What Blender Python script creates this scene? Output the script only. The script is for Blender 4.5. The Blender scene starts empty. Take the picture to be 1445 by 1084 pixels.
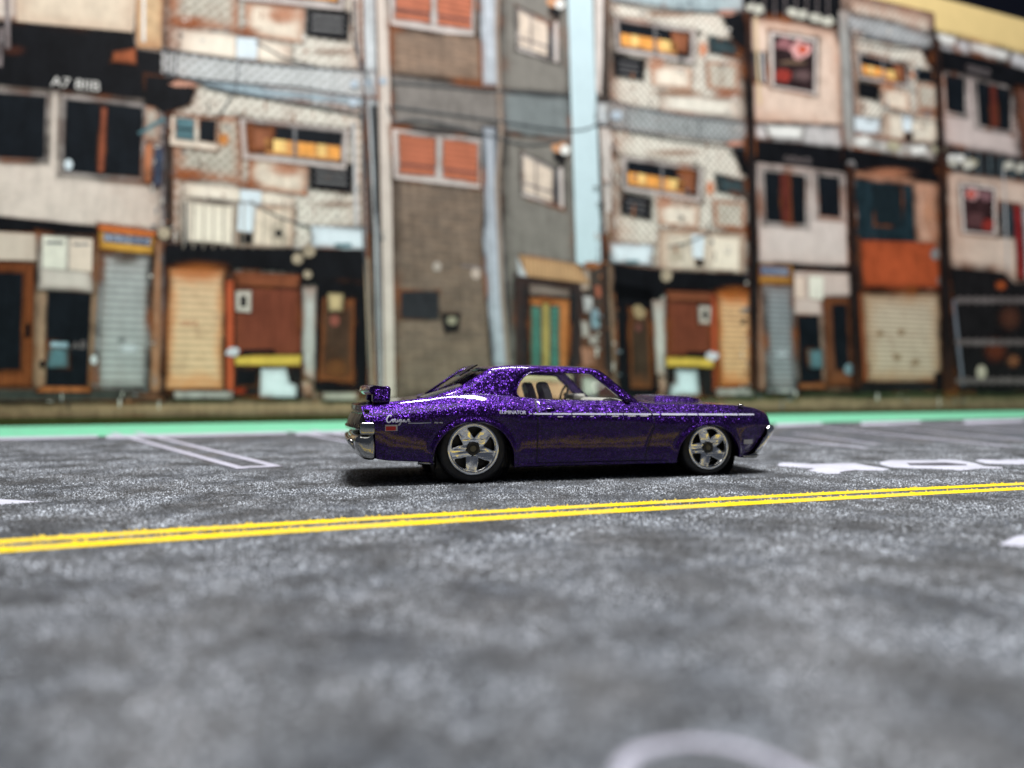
import bpy, bmesh, math, random
from mathutils import Vector, Matrix
random.seed(7)
# ---------------------------------------------------------------- scene, camera, light (1 unit = 1 cm)
S = bpy.context.scene
S.unit_settings.system = 'METRIC'; S.unit_settings.scale_length = 0.01
COL = S.collection
F, HC, HZ, CX = 1000.0, 1.48, 550.0, 722.5          # focal length in photo pixels, lens height in cm, horizon row
cam = bpy.data.cameras.new('camera'); co = bpy.data.objects.new('camera', cam); COL.objects.link(co)
co.location = (0, 0, HC); co.rotation_euler = (math.radians(90), 0, 0)
cam.sensor_width = 36; cam.lens = 36*F/1445; cam.shift_y = (HZ-542)/1445
cam.clip_start = 0.05; cam.clip_end = 2000
cam.dof.use_dof = True; cam.dof.focus_distance = 10.4; cam.dof.aperture_fstop = 0.158
S.camera = co
S.view_settings.view_transform = 'Standard'; S.view_settings.look = 'None'
S.view_settings.exposure = 0.0; S.view_settings.gamma = 1.0
W = bpy.data.worlds.new('World'); S.world = W; W.use_nodes = True
W.node_tree.nodes['Background'].inputs['Color'].default_value = (0.55, 0.62, 0.8, 1)
W.node_tree.nodes['Background'].inputs['Strength'].default_value = 0.10
def lamp(name, loc, target, sx, sy, energy, col):
    l = bpy.data.lights.new(name, 'AREA'); l.shape = 'RECTANGLE'; l.size = sx; l.size_y = sy
    l.energy = energy; l.color = col
    o = bpy.data.objects.new(name, l); COL.objects.link(o); o.location = loc
    o.rotation_euler = (Vector(target)-Vector(loc)).to_track_quat('-Z', 'Y').to_euler()
    return o
lamp('ceiling_lamp', (8, 9, 85), (10, 18, 0), 34, 5.5, 136000, (1.0, 0.985, 0.985))
lamp('fill_light', (-8, -30, 90), (2, 30, 12), 60, 40, 16000, (1.0, 0.96, 0.9))  # added weak soft fill, high behind the camera, not a visible source

# ---------------------------------------------------------------- helpers
def lin(c):
    return tuple(((v/255)/12.92 if v/255 <= .04045 else ((v/255+.055)/1.055)**2.4) for v in c)
def link(o, parent=None):
    COL.objects.link(o)
    if parent: o.parent = parent
    return o
def mesh_obj(name, verts, faces, mat=None, parent=None, smooth=False, uvs=None):
    me = bpy.data.meshes.new(name); me.from_pydata([tuple(v) for v in verts], [], faces); me.update()
    if uvs:
        ul = me.uv_layers.new(name='UVMap')
        for lp in me.loops: ul.data[lp.index].uv = uvs[lp.vertex_index]
    if smooth:
        for p in me.polygons: p.use_smooth = True
    o = bpy.data.objects.new(name, me)
    if mat: me.materials.append(mat)
    return link(o, parent)
def bm_obj(name, bm, mat=None, parent=None, smooth=False):
    me = bpy.data.meshes.new(name); bm.normal_update(); bm.to_mesh(me); bm.free()
    if smooth:
        for p in me.polygons: p.use_smooth = True
    o = bpy.data.objects.new(name, me)
    if mat: me.materials.append(mat)
    return link(o, parent)
def tag(o, label=None, cat=None, kind=None, group=None):
    if label: o['label'] = label
    if cat: o['category'] = cat
    if kind: o['kind'] = kind
    if group: o['group'] = group
    return o
def empty(name, loc=(0, 0, 0)):
    o = bpy.data.objects.new(name, None); o.empty_display_size = .2; COL.objects.link(o); o.location = loc
    return o
def new_mat(name):
    m = bpy.data.materials.new(name); m.use_nodes = True
    nt = m.node_tree; b = nt.nodes['Principled BSDF']
    return m, nt, b
def N(nt, typ, **kw):
    n = nt.nodes.new(typ)
    for k, v in kw.items():
        if k.startswith('_'): setattr(n, k[1:], v)
        else: n.inputs[k.replace('_', ' ')].default_value = v
    return n
def math_n(nt, op, a, b=None, clamp=False):
    n = nt.nodes.new('ShaderNodeMath'); n.operation = op; n.use_clamp = clamp
    for i, v in enumerate((a, b)):
        if v is None: continue
        if isinstance(v, (int, float)): n.inputs[i].default_value = v
        else: nt.links.new(v, n.inputs[i])
    return n.outputs[0]
def mixc(nt, fac, a, b, mode='MIX'):
    n = nt.nodes.new('ShaderNodeMix'); n.data_type = 'RGBA'; n.blend_type = mode
    for k, v in ((0, fac), (6, a), (7, b)):
        if isinstance(v, tuple): n.inputs[k].default_value = (v[0], v[1], v[2], 1)
        elif isinstance(v, (int, float)): n.inputs[k].default_value = v
        else: nt.links.new(v, n.inputs[k])
    return n.outputs[2]
def ramp(nt, src, p0, p1, c0=0.0, c1=1.0):
    n = nt.nodes.new('ShaderNodeMapRange'); n.clamp = True; n.interpolation_type = 'SMOOTHSTEP'
    nt.links.new(src, n.inputs[0]); n.inputs[1].default_value = p0; n.inputs[2].default_value = p1
    n.inputs[3].default_value = c0; n.inputs[4].default_value = c1
    return n.outputs[0]
def interp(tab, x):
    if x <= tab[0][0]: return tab[0][1]
    for (x0, y0), (x1, y1) in zip(tab, tab[1:]):
        if x <= x1:
            t = (x-x0)/(x1-x0) if x1 > x0 else 1; return y0+(y1-y0)*t
    return tab[-1][1]
def smooth_tab(tab, x, w):
    return sum(interp(tab, x+w*k) for k in (-1, -.6, -.3, 0, .3, .6, 1))/7
def text_mesh(txt, shear=0.0, res=3):
    cu = bpy.data.curves.new('txt', 'FONT'); cu.body = txt; cu.shear = shear; cu.resolution_u = res
    o = bpy.data.objects.new('txt', cu); COL.objects.link(o)
    dg = bpy.context.evaluated_depsgraph_get(); me = bpy.data.meshes.new_from_object(o.evaluated_get(dg))
    vs = [v.co.copy() for v in me.vertices]; fs = [tuple(p.vertices) for p in me.polygons]
    bpy.data.objects.remove(o); bpy.data.curves.remove(cu); bpy.data.meshes.remove(me)
    x0 = min(v.x for v in vs); x1 = max(v.x for v in vs); y0 = min(v.y for v in vs); y1 = max(v.y for v in vs)
    return [((v.x-x0)/(x1-x0), (v.y-y0)/(y1-y0)) for v in vs], fs
def ribbon(pts, w):
    """outline strip of a polyline in 2-D; w may be a list"""
    out, fs = [], []
    for i, p in enumerate(pts):
        a = Vector(pts[max(i-1, 0)]); b = Vector(pts[min(i+1, len(pts)-1)])
        d = (b-a); d = d.normalized() if d.length > 0 else Vector((1, 0)); nn = Vector((-d.y, d.x))
        ww = w[i] if isinstance(w, (list, tuple)) else w
        out += [Vector(p)+nn*ww/2, Vector(p)-nn*ww/2]
        if i: fs.append((2*i-2, 2*i-1, 2*i+1, 2*i))
    return out, fs
def catmull(P, n):
    out = []
    for i in range(len(P)-1):
        p0, p1, p2, p3 = P[max(i-1, 0)], P[i], P[i+1], P[min(i+2, len(P)-1)]
        for k in range(n):
            t = k/n
            out.append(tuple(.5*((2*b)+(-a+c)*t+(2*a-5*b+4*c-d)*t*t+(-a+3*b-3*c+d)*t**3) for a, b, c, d in zip(p0, p1, p2, p3)))
    out.append(tuple(P[-1])); return out

# ---------------------------------------------------------------- ground: printed asphalt play mat
def ground_pt(px, py, z=0.0):
    d = (HC-z)*F/(py-HZ); return ((px-CX)/F*d, d, z)
def asphalt_mat():
    m, nt, b = new_mat('printed_asphalt'); tc = N(nt, 'ShaderNodeTexCoord'); P = tc.outputs['Object']
    def noise(sc, det, rough=.6):
        n = N(nt, 'ShaderNodeTexNoise', Scale=sc, Detail=det, Roughness=rough); nt.links.new(P, n.inputs['Vector']); return n.outputs[0]
    big = ramp(nt, noise(.22, 3), .35, .65); mid = ramp(nt, noise(1.5, 5, .62), .36, .64)
    sm = ramp(nt, noise(6, 4, .7), .36, .66); fine = ramp(nt, noise(36, 3, .85), .50, .68)
    v = N(nt, 'ShaderNodeTexVoronoi', Scale=46); nt.links.new(P, v.inputs['Vector'])
    vs = math_n(nt, 'MULTIPLY', ramp(nt, v.outputs['Distance'], .38, .12), ramp(nt, v.outputs['Color'], .45, .95))
    a = math_n(nt, 'ADD', math_n(nt, 'MULTIPLY', big, .022), math_n(nt, 'MULTIPLY', mid, .030))
    a = math_n(nt, 'ADD', a, math_n(nt, 'MULTIPLY', sm, .07))
    a = math_n(nt, 'ADD', a, .014)
    sp = math_n(nt, 'MULTIPLY', math_n(nt, 'ADD', math_n(nt, 'MULTIPLY', fine, .30), math_n(nt, 'MULTIPLY', vs, .40)), ramp(nt, noise(.75, 5), .36, .62, .10, 1.0))
    a = math_n(nt, 'ADD', a, sp)
    hue = noise(.8, 3); tint = mixc(nt, ramp(nt, hue, .35, .65), (.86, .97, 1.14), (.96, .98, 1.02))
    cc = N(nt, 'ShaderNodeCombineColor')
    for i in range(3): nt.links.new(a, cc.inputs[i])
    nt.links.new(mixc(nt, 1.0, cc.outputs[0], tint, 'MULTIPLY'), b.inputs['Base Color'])
    b.inputs['Roughness'].default_value = .62; b.inputs['Specular IOR Level'].default_value = .2
    bp = N(nt, 'ShaderNodeBump', Strength=.25, Distance=.01); nt.links.new(sm, bp.inputs['Height']); nt.links.new(bp.outputs[0], b.inputs['Normal'])
    return m
road = mesh_obj('road', [(-90, -40, 0), (130, -40, 0), (130, 140, 0), (-90, 140, 0)], [(0, 1, 2, 3)], asphalt_mat())
tag(road, 'dark speckled asphalt road printed on the flat play mat', kind='structure')
def paint_mat(name, c, spk=.5, wear=.0):
    m, nt, b = new_mat(name); tc = N(nt, 'ShaderNodeTexCoord')
    n = N(nt, 'ShaderNodeTexNoise', Scale=28, Detail=3, Roughness=.8); nt.links.new(tc.outputs['Object'], n.inputs['Vector'])
    n2 = N(nt, 'ShaderNodeTexNoise', Scale=1.6, Detail=4); nt.links.new(tc.outputs['Object'], n2.inputs['Vector'])
    f = ramp(nt, n.outputs[0], .3, .6); f2 = ramp(nt, n2.outputs[0], .35, .6)
    L = lin(c); c1 = mixc(nt, f, tuple(v*(1-spk) for v in L), L)
    nt.links.new(mixc(nt, f2, mixc(nt, .25, c1, (.2, .2, .22)), c1), b.inputs['Base Color'])
    b.inputs['Roughness'].default_value = .6; b.inputs['Specular IOR Level'].default_value = .25
    return m
M_yel = paint_mat('yellow_line_print', (250, 214, 10), .35); M_wht = paint_mat('white_marking_print', (196, 198, 212), .2)
M_thin = paint_mat('faded_marking_print', (185, 185, 200), .3); M_grn = paint_mat('green_border_print', (112, 196, 156), .08)
def mark(name, pts, mat, z, parent=road):
    v = [ground_pt(x, y, z) for x, y in pts]
    return mesh_obj(name, v, [tuple(range(len(v)))], mat, parent)
def strip(name, top, bot, mat, z):
    v = [ground_pt(x, y, z) for x, y in top]+[ground_pt(x, y, z) for x, y in bot]; n = len(top)
    return mesh_obj(name, v, [(i, i+1, n+i+1, n+i) for i in range(n-1)], mat, road)
def ext(tab, xa, xb):      # carry a line past the frame
    (x0, y0), (x1, y1) = tab[0], tab[1]; (x2, y2), (x3, y3) = tab[-2], tab[-1]
    return [(xa, y0+(y1-y0)*(xa-x0)/(x1-x0))]+tab+[(xb, y3+(y3-y2)*(xb-x3)/(x3-x2))]
import numpy as np
def yl(tab):      # one smooth curve through the measured points
    q = np.polyfit([t[0] for t in tab], [t[1] for t in tab], 2)
    return ext([(x, float(np.polyval(q, x))) for x in range(-200, 1701, 100)], -500, 2200)
strip('yellow_line', yl([(0, 761), (500, 732.3), (1000, 701.6), (1445, 681.4)]), yl([(0, 766.6), (500, 736.8), (1000, 705.6), (1445, 684.7)]), M_yel, .004)
strip('yellow_line', yl([(0, 772.4), (500, 741.3), (1000, 709.3), (1445, 687.8)]), yl([(0, 779), (500, 747.8), (1000, 714), (1445, 691.8)]), M_yel, .004)
GB = [(0, 602), (1445, 580)]
strip('green_border', ext(GB, -700, 2300), ext([(0, 618), (480, 609), (1000, 600), (1445, 593)], -700, 2300), M_grn, .004)
for x0, x1 in ((-150, 138), (150, 405), (418, 560), (1095, 1160), (1215, 1299), (1360, 1445)):
    g = lambda x: interp([(-700, 631), (0, 618), (480, 609), (1000, 600), (1445, 593), (2300, 580)], x)
    strip('kerb_line', [(x0, g(x0)-1), (x1, g(x1)-1.5)], [(x0, g(x0)+4), (x1, g(x1)+2)], M_thin, .008)
GZ = [.0095]
def gl(pts, w):
    GZ[0] += .0008
    v, fs = ribbon([ground_pt(x, y)[:2] for x, y in pts], w)
    mesh_obj('bay_line', [(p.x, p.y, GZ[0]) for p in v], fs, M_thin, road)
gl([(158, 611), (343, 662)], .2); gl([(192, 610), (392, 659)], .2); gl([(336, 660.5), (386, 658.5)], .32)
gl([(405, 608), (585, 642)], .2); gl([(440, 607), (620, 640)], .2)
gl([(1075, 617), (1223, 633)], .22); gl([(1120, 612), (1240, 628)], .16); gl([(1160, 604), (1425, 631)], .24); gl([(1245, 603), (1445, 622)], .2); gl([(1300, 599), (1520, 616)], .24); gl([(1340, 597), (1560, 611)], .24)
# white lettering and arrows, seen almost edge-on
zz = lambda L: [(1085+a_/4.014, 640+b_/4) for a_, b_ in L]
wm = [zz([(45, 62), (80, 51), (240, 60), (400, 55), (480, 54), (600, 75), (690, 88), (640, 97), (480, 95), (400, 104), (410, 115), (320, 115), (215, 95), (260, 86), (60, 72)]),
      zz([(625, 50), (680, 38), (940, 38), (980, 32), (1080, 38), (1180, 58), (1215, 70), (1325, 77), (1320, 85), (1200, 85), (1080, 97), (980, 90), (700, 80), (640, 65)]),
      zz([(1165, 40), (1200, 33), (1300, 38), (1445, 32), (1700, 36), (1700, 62), (1445, 62), (1230, 58)]),
      [(-60, 701), (62, 708), (-60, 716)], [(1409, 769), (1432, 757), (1470, 751), (1560, 750), (1560, 772), (1470, 774)]]
for p in wm: mark('white_marking', p, M_wht, .008)
mark('marking_gap', zz([(780, 54), (1000, 50), (1120, 60), (1120, 66), (960, 68), (800, 66)]), paint_mat('marking_gap_print', (78, 78, 86), .3), .012)
v, fs = ribbon([ground_pt(x, y)[:2] for x, y in catmull([(872, 1150), (880, 1080), (925, 1056), (985, 1050), (1050, 1060), (1120, 1090), (1200, 1150)], 4)], .062)
mesh_obj('white_marking', [(p.x, p.y, .008) for p in v], fs, M_thin, road)

# raised grain of the mat: tens of thousands of tiny pyramids, one mesh
import numpy as np
def grit():
    rg = np.random.default_rng(3); n = 330000
    d = 2.4+(19.5-2.4)*rg.random(n)**.72; x = (rg.random(n)*1.9-.93)*(d*.80+.6); 
    px = CX+x/d*F; py = HZ+HC*F/d
    def band(px, tab): return np.polyval(np.polyfit([t[0] for t in tab], [t[1] for t in tab], 2), px)
    y1a, y1b = band(px, [(0, 760.3), (500, 732), (1000, 701.6), (1445, 681.4)]), band(px, [(0, 767.6), (500, 737.2), (1000, 705.6), (1445, 684.7)])
    y2a, y2b = band(px, [(0, 771), (500, 740.6), (1000, 709.3), (1445, 687.8)]), band(px, [(0, 779.8), (500, 748.6), (1000, 714), (1445, 691.8)])
    yel_ = ((py > y1a-.3) & (py < y1b+.3)) | ((py > y2a-.3) & (py < y2b+.3))
    keep = py < 1200
    yel_ |= False
    wht = np.zeros(n, bool)
    for P_ in wm:
        ins = np.zeros(n, bool)
        for (xa, ya), (xb, yb) in zip(P_, P_[1:]+P_[:1]):
            c = ((ya > py) != (yb > py)) & (px < (xb-xa)*(py-ya)/((yb-ya) if yb != ya else 1e-9)+xa); ins ^= c
        wht |= ins
    keep &= ~wht; keep &= ~((px > 140) & (px < 400) & (py < 665) & (py < 612+(px-158)*.30+2) & (py > 611+(px-190)*.235-3))
    near = ((py > y1a-1.2) & (py < y1b+1.6)) | ((py > y2a-1.2) & (py < y2b+1.6)); keep &= ~(near & ~yel_); keep &= (~yel_) | (rg.random(n) < .22)
    x, d, yel_ = x[keep], d[keep], yel_[keep]; n = len(x)
    r_ = .0075+.009*rg.random(n)**1.5; h = r_*(.75+.8*rg.random(n)); a0 = rg.random(n)*6.283
    V = np.zeros((n, 4, 3), np.float32)
    for k in range(3):
        V[:, k, 0] = x+r_*np.cos(a0+k*2.0944); V[:, k, 1] = d+r_*np.sin(a0+k*2.0944); V[:, k, 2] = .003
    V[:, 3, 0] = x+r_*.3*(rg.random(n)-.5); V[:, 3, 1] = d; V[:, 3, 2] = h+.004*yel_
    base = (np.arange(n)*4)[:, None, None]; T = (base+np.array([[0, 1, 3], [1, 2, 3], [2, 0, 3]])[None]).reshape(-1)
    me = bpy.data.meshes.new('raised_grain'); me.vertices.add(n*4); me.vertices.foreach_set('co', V.reshape(-1))
    me.loops.add(n*9); me.loops.foreach_set('vertex_index', T.astype(np.int32)); me.polygons.add(n*3)
    me.polygons.foreach_set('loop_start', np.arange(n*3, dtype=np.int32)*3); me.polygons.foreach_set('loop_total', np.full(n*3, 3, np.int32))
    me.polygons.foreach_set('material_index', np.repeat(yel_.astype(np.int32), 3)); me.update(calc_edges=True)
    m, nt, b = new_mat('asphalt_grain'); gi_ = N(nt, 'ShaderNodeNewGeometry'); tc = N(nt, 'ShaderNodeTexCoord')
    nz = N(nt, 'ShaderNodeTexNoise', Scale=1.1, Detail=5, Roughness=.6); nt.links.new(tc.outputs['Object'], nz.inputs['Vector'])
    rnd = math_n(nt, 'POWER', gi_.outputs['Random Per Island'], 2.2)
    v_ = math_n(nt, 'ADD', .018, math_n(nt, 'MULTIPLY', rnd, ramp(nt, nz.outputs[0], .36, .64, .05, .70)))
    cc = N(nt, 'ShaderNodeCombineColor'); [nt.links.new(v_, cc.inputs[i]) for i in range(3)]
    nt.links.new(mixc(nt, 1.0, cc.outputs[0], (.89, .97, 1.07), 'MULTIPLY'), b.inputs['Base Color']); b.inputs['Roughness'].default_value = .5
    me.materials.append(m); me.materials.append(M_yel)
    o = bpy.data.objects.new('raised_grain', me); link(o, road); o['kind'] = 'stuff'
grit()

# ---------------------------------------------------------------- backdrop poster
pa, pl = ground_pt(0, 602), ground_pt(1445, 580)
ud = Vector((pl[0]-pa[0], pl[1]-pa[1], 0)).normalized(); away = Vector((-ud.y, ud.x, 0))
LEAN = math.radians(7); vd = Vector((0, 0, math.cos(LEAN)))+away*math.sin(LEAN); nrm = ud.cross(vd)   # nrm faces the lens
P0 = Vector(pa)
wall = mesh_obj('wall', [(-150, 150, -1), (260, 150, -1), (260, 150, 160), (-150, 150, 160)], [(0, 1, 2, 3)], None)
m, nt, b = new_mat('dark_wall_paint'); n_ = N(nt, 'ShaderNodeTexNoise', Scale=.05, Detail=3)
nt.links.new(mixc(nt, n_.outputs[0], (.018, .022, .045), (.03, .034, .06)), b.inputs['Base Color']); b.inputs['Roughness'].default_value = .8
wall.data.materials.append(m); tag(wall, 'dark navy wall behind the backdrop', kind='structure')

poster = empty('backdrop_poster', P0)
Rm = Matrix((ud, vd, nrm)).transposed()
poster.rotation_euler = Rm.to_euler()
tag(poster, 'printed backdrop poster of weathered Japanese shop houses leaning behind the toy car', 'poster')
def uv(px, py):
    d = Vector(((px-CX)/F, 1, -(py-HZ)/F)); o = Vector((0, 0, HC))
    t = (P0-o).dot(nrm)/d.dot(nrm); q = o+d*t-P0
    return (q.dot(ud), q.dot(vd))
LAY = .006
PMC = {}
def pm(c, rust=0.0, kind='plain', var=.3, rc=(150, 82, 38)):
    """ink on paper: flat print with the mottling, rust and pattern the printed photo has"""
    key = (c, rust, kind, var, rc)
    if key in PMC: return PMC[key]
    m, nt, b = new_mat('print_'+kind); tc = N(nt, 'ShaderNodeTexCoord'); P = tc.outputs['Object']
    L = tuple(.97*v+.002 for v in lin(c)); gr_ = sum(L)/3; L = tuple(v*.88+gr_*.12 for v in L)
    n1 = N(nt, 'ShaderNodeTexNoise', Scale=.9, Detail=6, Roughness=.65); nt.links.new(P, n1.inputs['Vector'])
    n2 = N(nt, 'ShaderNodeTexNoise', Scale=4.5, Detail=4, Roughness=.7); nt.links.new(P, n2.inputs['Vector'])
    f = math_n(nt, 'ADD', math_n(nt, 'MULTIPLY', n1.outputs[0], .6), math_n(nt, 'MULTIPLY', n2.outputs[0], .4))
    mp0 = N(nt, 'ShaderNodeMapping'); mp0.inputs['Scale'].default_value = (1, .16, 1); nt.links.new(P, mp0.inputs[0])
    n3 = N(nt, 'ShaderNodeTexNoise', Scale=3.2, Detail=4, Roughness=.6); nt.links.new(mp0.outputs[0], n3.inputs['Vector'])
    f = math_n(nt, 'ADD', math_n(nt, 'MULTIPLY', f, .65), math_n(nt, 'MULTIPLY', n3.outputs[0], .35))
    f = ramp(nt, f, .38, .6)
    col = mixc(nt, f, tuple(v*(1-var) for v in L), tuple(min(.9, v*(1+var*.35)) for v in L))
    if kind == 'brick':
        bt = N(nt, 'ShaderNodeTexBrick', Scale=1.0); nt.links.new(P, bt.inputs['Vector'])
        bt.inputs['Color1'].default_value = (1.12, 1.08, 1.05, 1); bt.inputs['Color2'].default_value = (.75, .77, .8, 1); bt.inputs['Mortar'].default_value = (.7, .7, .7, 1)
        bt.inputs['Brick Width'].default_value = 1.0; bt.inputs['Row Height'].default_value = .26; bt.inputs['Mortar Size'].default_value = .03
        col = mixc(nt, .75, col, bt.outputs[0], 'MULTIPLY')
    elif kind in ('slat', 'roof'):
        w = N(nt, 'ShaderNodeTexWave', Scale=(1.0 if kind == 'slat' else 1.4), Distortion=.2); w.bands_direction = 'Y' if kind == 'slat' else 'X'
        nt.links.new(P, w.inputs['Vector'])
        col = mixc(nt, ramp(nt, w.outputs[0], .1, .7, .8, 0.0), col, tuple(v*.45 for v in L))
    elif kind == 'lattice':
        for ang in (.75, -.75):
            mp = N(nt, 'ShaderNodeMapping'); mp.inputs['Rotation'].default_value = (0, 0, ang); nt.links.new(P, mp.inputs[0])
            w = N(nt, 'ShaderNodeTexWave', Scale=.95, Distortion=.5); nt.links.new(mp.outputs[0], w.inputs['Vector'])
            col = mixc(nt, ramp(nt, w.outputs[0], .1, .8, .6, 0.0), col, (L[0]*.36, L[1]*.36, L[2]*.32))
    elif kind == 'vert':
        w = N(nt, 'ShaderNodeTexWave', Scale=1.3, Distortion=1.5, Detail=2); nt.links.new(P, w.inputs['Vector'])
        col = mixc(nt, ramp(nt, w.outputs[0], .0, .6, .45, 0.0), col, tuple(v*.5 for v in L))
    if rust > 0:
        u_ = N(nt, 'ShaderNodeSeparateXYZ'); nt.links.new(tc.outputs['UV'], u_.inputs[0])
        e = [u_.outputs[0], math_n(nt, 'SUBTRACT', 1.0, u_.outputs[0]), u_.outputs[1], math_n(nt, 'SUBTRACT', 1.0, u_.outputs[1])]
        d = math_n(nt, 'MINIMUM', math_n(nt, 'MINIMUM', e[0], e[1]), math_n(nt, 'MINIMUM', e[2], e[3]))
        nz = N(nt, 'ShaderNodeTexNoise', Scale=1.3, Detail=4, Roughness=.6); nt.links.new(P, nz.inputs['Vector'])
        d = math_n(nt, 'ADD', d, math_n(nt, 'MULTIPLY', math_n(nt, 'SUBTRACT', nz.outputs[0], .5), .26))
        col = mixc(nt, ramp(nt, d, .22, -.06, 0.0, rust), col, lin(rc))
        sp = ramp(nt, nz.outputs[0], .50, .80, 0.0, rust*.55)
        col = mixc(nt, sp, col, lin((110, 66, 40)))
    nt.links.new(col, b.inputs['Base Color'])
    b.inputs['Roughness'].default_value = .6; b.inputs['Specular IOR Level'].default_value = .06; m['lum'] = sum(c)/3
    PMC[key] = m; return m
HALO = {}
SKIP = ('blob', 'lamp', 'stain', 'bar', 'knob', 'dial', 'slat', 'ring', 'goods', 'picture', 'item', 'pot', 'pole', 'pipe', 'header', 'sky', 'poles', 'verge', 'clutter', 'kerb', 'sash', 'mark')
def halo(name, pts, lay, parent, lum=200):  # shade painted into the print around each piece, rust and dirt inside its edge
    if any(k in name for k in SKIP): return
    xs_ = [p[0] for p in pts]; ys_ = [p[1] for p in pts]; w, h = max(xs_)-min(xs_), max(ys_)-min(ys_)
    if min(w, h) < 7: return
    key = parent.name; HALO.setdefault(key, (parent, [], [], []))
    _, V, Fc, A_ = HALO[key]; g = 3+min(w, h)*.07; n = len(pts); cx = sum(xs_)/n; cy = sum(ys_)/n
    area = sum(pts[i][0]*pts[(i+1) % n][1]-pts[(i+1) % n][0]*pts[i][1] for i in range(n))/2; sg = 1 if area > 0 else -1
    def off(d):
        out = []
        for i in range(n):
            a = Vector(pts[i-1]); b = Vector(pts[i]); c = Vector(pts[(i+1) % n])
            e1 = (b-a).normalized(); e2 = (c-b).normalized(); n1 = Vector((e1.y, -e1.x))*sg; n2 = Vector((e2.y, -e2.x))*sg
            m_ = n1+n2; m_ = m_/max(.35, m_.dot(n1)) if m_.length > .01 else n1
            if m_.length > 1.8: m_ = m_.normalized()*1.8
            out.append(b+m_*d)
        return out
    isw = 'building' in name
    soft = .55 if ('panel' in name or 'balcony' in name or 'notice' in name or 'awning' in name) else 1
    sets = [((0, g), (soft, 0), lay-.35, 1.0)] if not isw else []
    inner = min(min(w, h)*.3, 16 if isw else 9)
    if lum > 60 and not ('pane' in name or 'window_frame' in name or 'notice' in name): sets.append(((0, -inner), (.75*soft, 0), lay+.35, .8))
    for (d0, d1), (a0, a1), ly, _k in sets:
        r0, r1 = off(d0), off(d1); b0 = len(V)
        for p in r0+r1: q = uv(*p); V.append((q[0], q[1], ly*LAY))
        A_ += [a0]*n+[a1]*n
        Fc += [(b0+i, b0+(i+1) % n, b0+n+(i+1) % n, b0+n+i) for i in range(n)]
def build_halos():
    m, nt, b = new_mat('print_shade_grime'); at = N(nt, 'ShaderNodeAttribute', _attribute_name='fade'); tc = N(nt, 'ShaderNodeTexCoord')  # one ink for the painted shade and the edge grime
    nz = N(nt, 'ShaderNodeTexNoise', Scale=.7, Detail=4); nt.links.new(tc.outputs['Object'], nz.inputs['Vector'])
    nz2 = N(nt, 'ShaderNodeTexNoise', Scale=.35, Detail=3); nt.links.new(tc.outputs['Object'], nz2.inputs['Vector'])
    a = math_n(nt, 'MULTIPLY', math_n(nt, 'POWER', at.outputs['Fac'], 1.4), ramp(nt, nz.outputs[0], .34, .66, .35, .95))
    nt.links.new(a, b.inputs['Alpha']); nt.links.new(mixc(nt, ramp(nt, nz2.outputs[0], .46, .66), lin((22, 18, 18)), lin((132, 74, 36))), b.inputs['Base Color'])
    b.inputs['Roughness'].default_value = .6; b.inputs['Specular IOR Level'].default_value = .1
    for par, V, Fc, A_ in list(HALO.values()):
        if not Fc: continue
        o = mesh_obj('printed_shade_grime', V, Fc, m, par); at_ = o.data.attributes.new('fade', 'FLOAT', 'POINT')
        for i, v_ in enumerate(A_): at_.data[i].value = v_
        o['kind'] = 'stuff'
def piece(name, pts, mat, lay, parent):
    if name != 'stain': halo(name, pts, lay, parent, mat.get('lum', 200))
    q = [uv(*p) for p in pts]
    if len(q) == 4: uvs = [(0, 1), (1, 1), (1, 0), (0, 0)]
    else:
        x0 = min(p[0] for p in q); x1 = max(p[0] for p in q); y0 = min(p[1] for p in q); y1 = max(p[1] for p in q)
        uvs = [((p[0]-x0)/(x1-x0), (p[1]-y0)/(y1-y0)) for p in q]
    return mesh_obj(name.replace(' blob', ''), [(p[0], p[1], lay*LAY) for p in q], [tuple(range(len(q)))[::-1]], mat, parent, uvs=uvs)
def R4(x0, y0, x1, y1, x2=None, y2=None, x3=None, y3=None):
    if x2 is None: return [(x0, y0), (x1, y0), (x1, y1), (x0, y1)]
    return [(x0, y0), (x1, y1), (x2, y2), (x3, y3)]
def line(name, pts, w, mat, lay, parent, smooth=0):
    if smooth: pts = catmull(pts, smooth)
    q = [uv(*p) for p in pts]; v, fs = ribbon(q, w*.034)
    return mesh_obj(name, [(p.x, p.y, lay*LAY) for p in v], fs, mat, parent)
def ptext(txt, quad, mat, lay, parent, name='lettering'):
    vs, fs = text_mesh(txt); (a, b_, c, d) = quad     # tl tr br bl
    out = []
    for u_, v_ in vs:
        top = (a[0]+(b_[0]-a[0])*u_, a[1]+(b_[1]-a[1])*u_); bot = (d[0]+(c[0]-d[0])*u_, d[1]+(c[1]-d[1])*u_)
        q = uv(bot[0]+(top[0]-bot[0])*v_, bot[1]+(top[1]-bot[1])*v_); out.append((q[0], q[1], lay*LAY))
    return mesh_obj(name, out, fs, mat, parent)
def blob(name, cx, cy, rx, ry, mat, lay, parent, n=14):
    return piece(name+' blob', [(cx+rx*k_*math.cos(t*2*math.pi/n), cy-ry*k_*math.sin(t*2*math.pi/n)) for t, k_ in ((t_, 1 if rx < 9 or 'lamp' in name else random.uniform(.7, 1.2)) for t_ in range(n))][::-1], mat, lay, parent)
STM = {}
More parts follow.
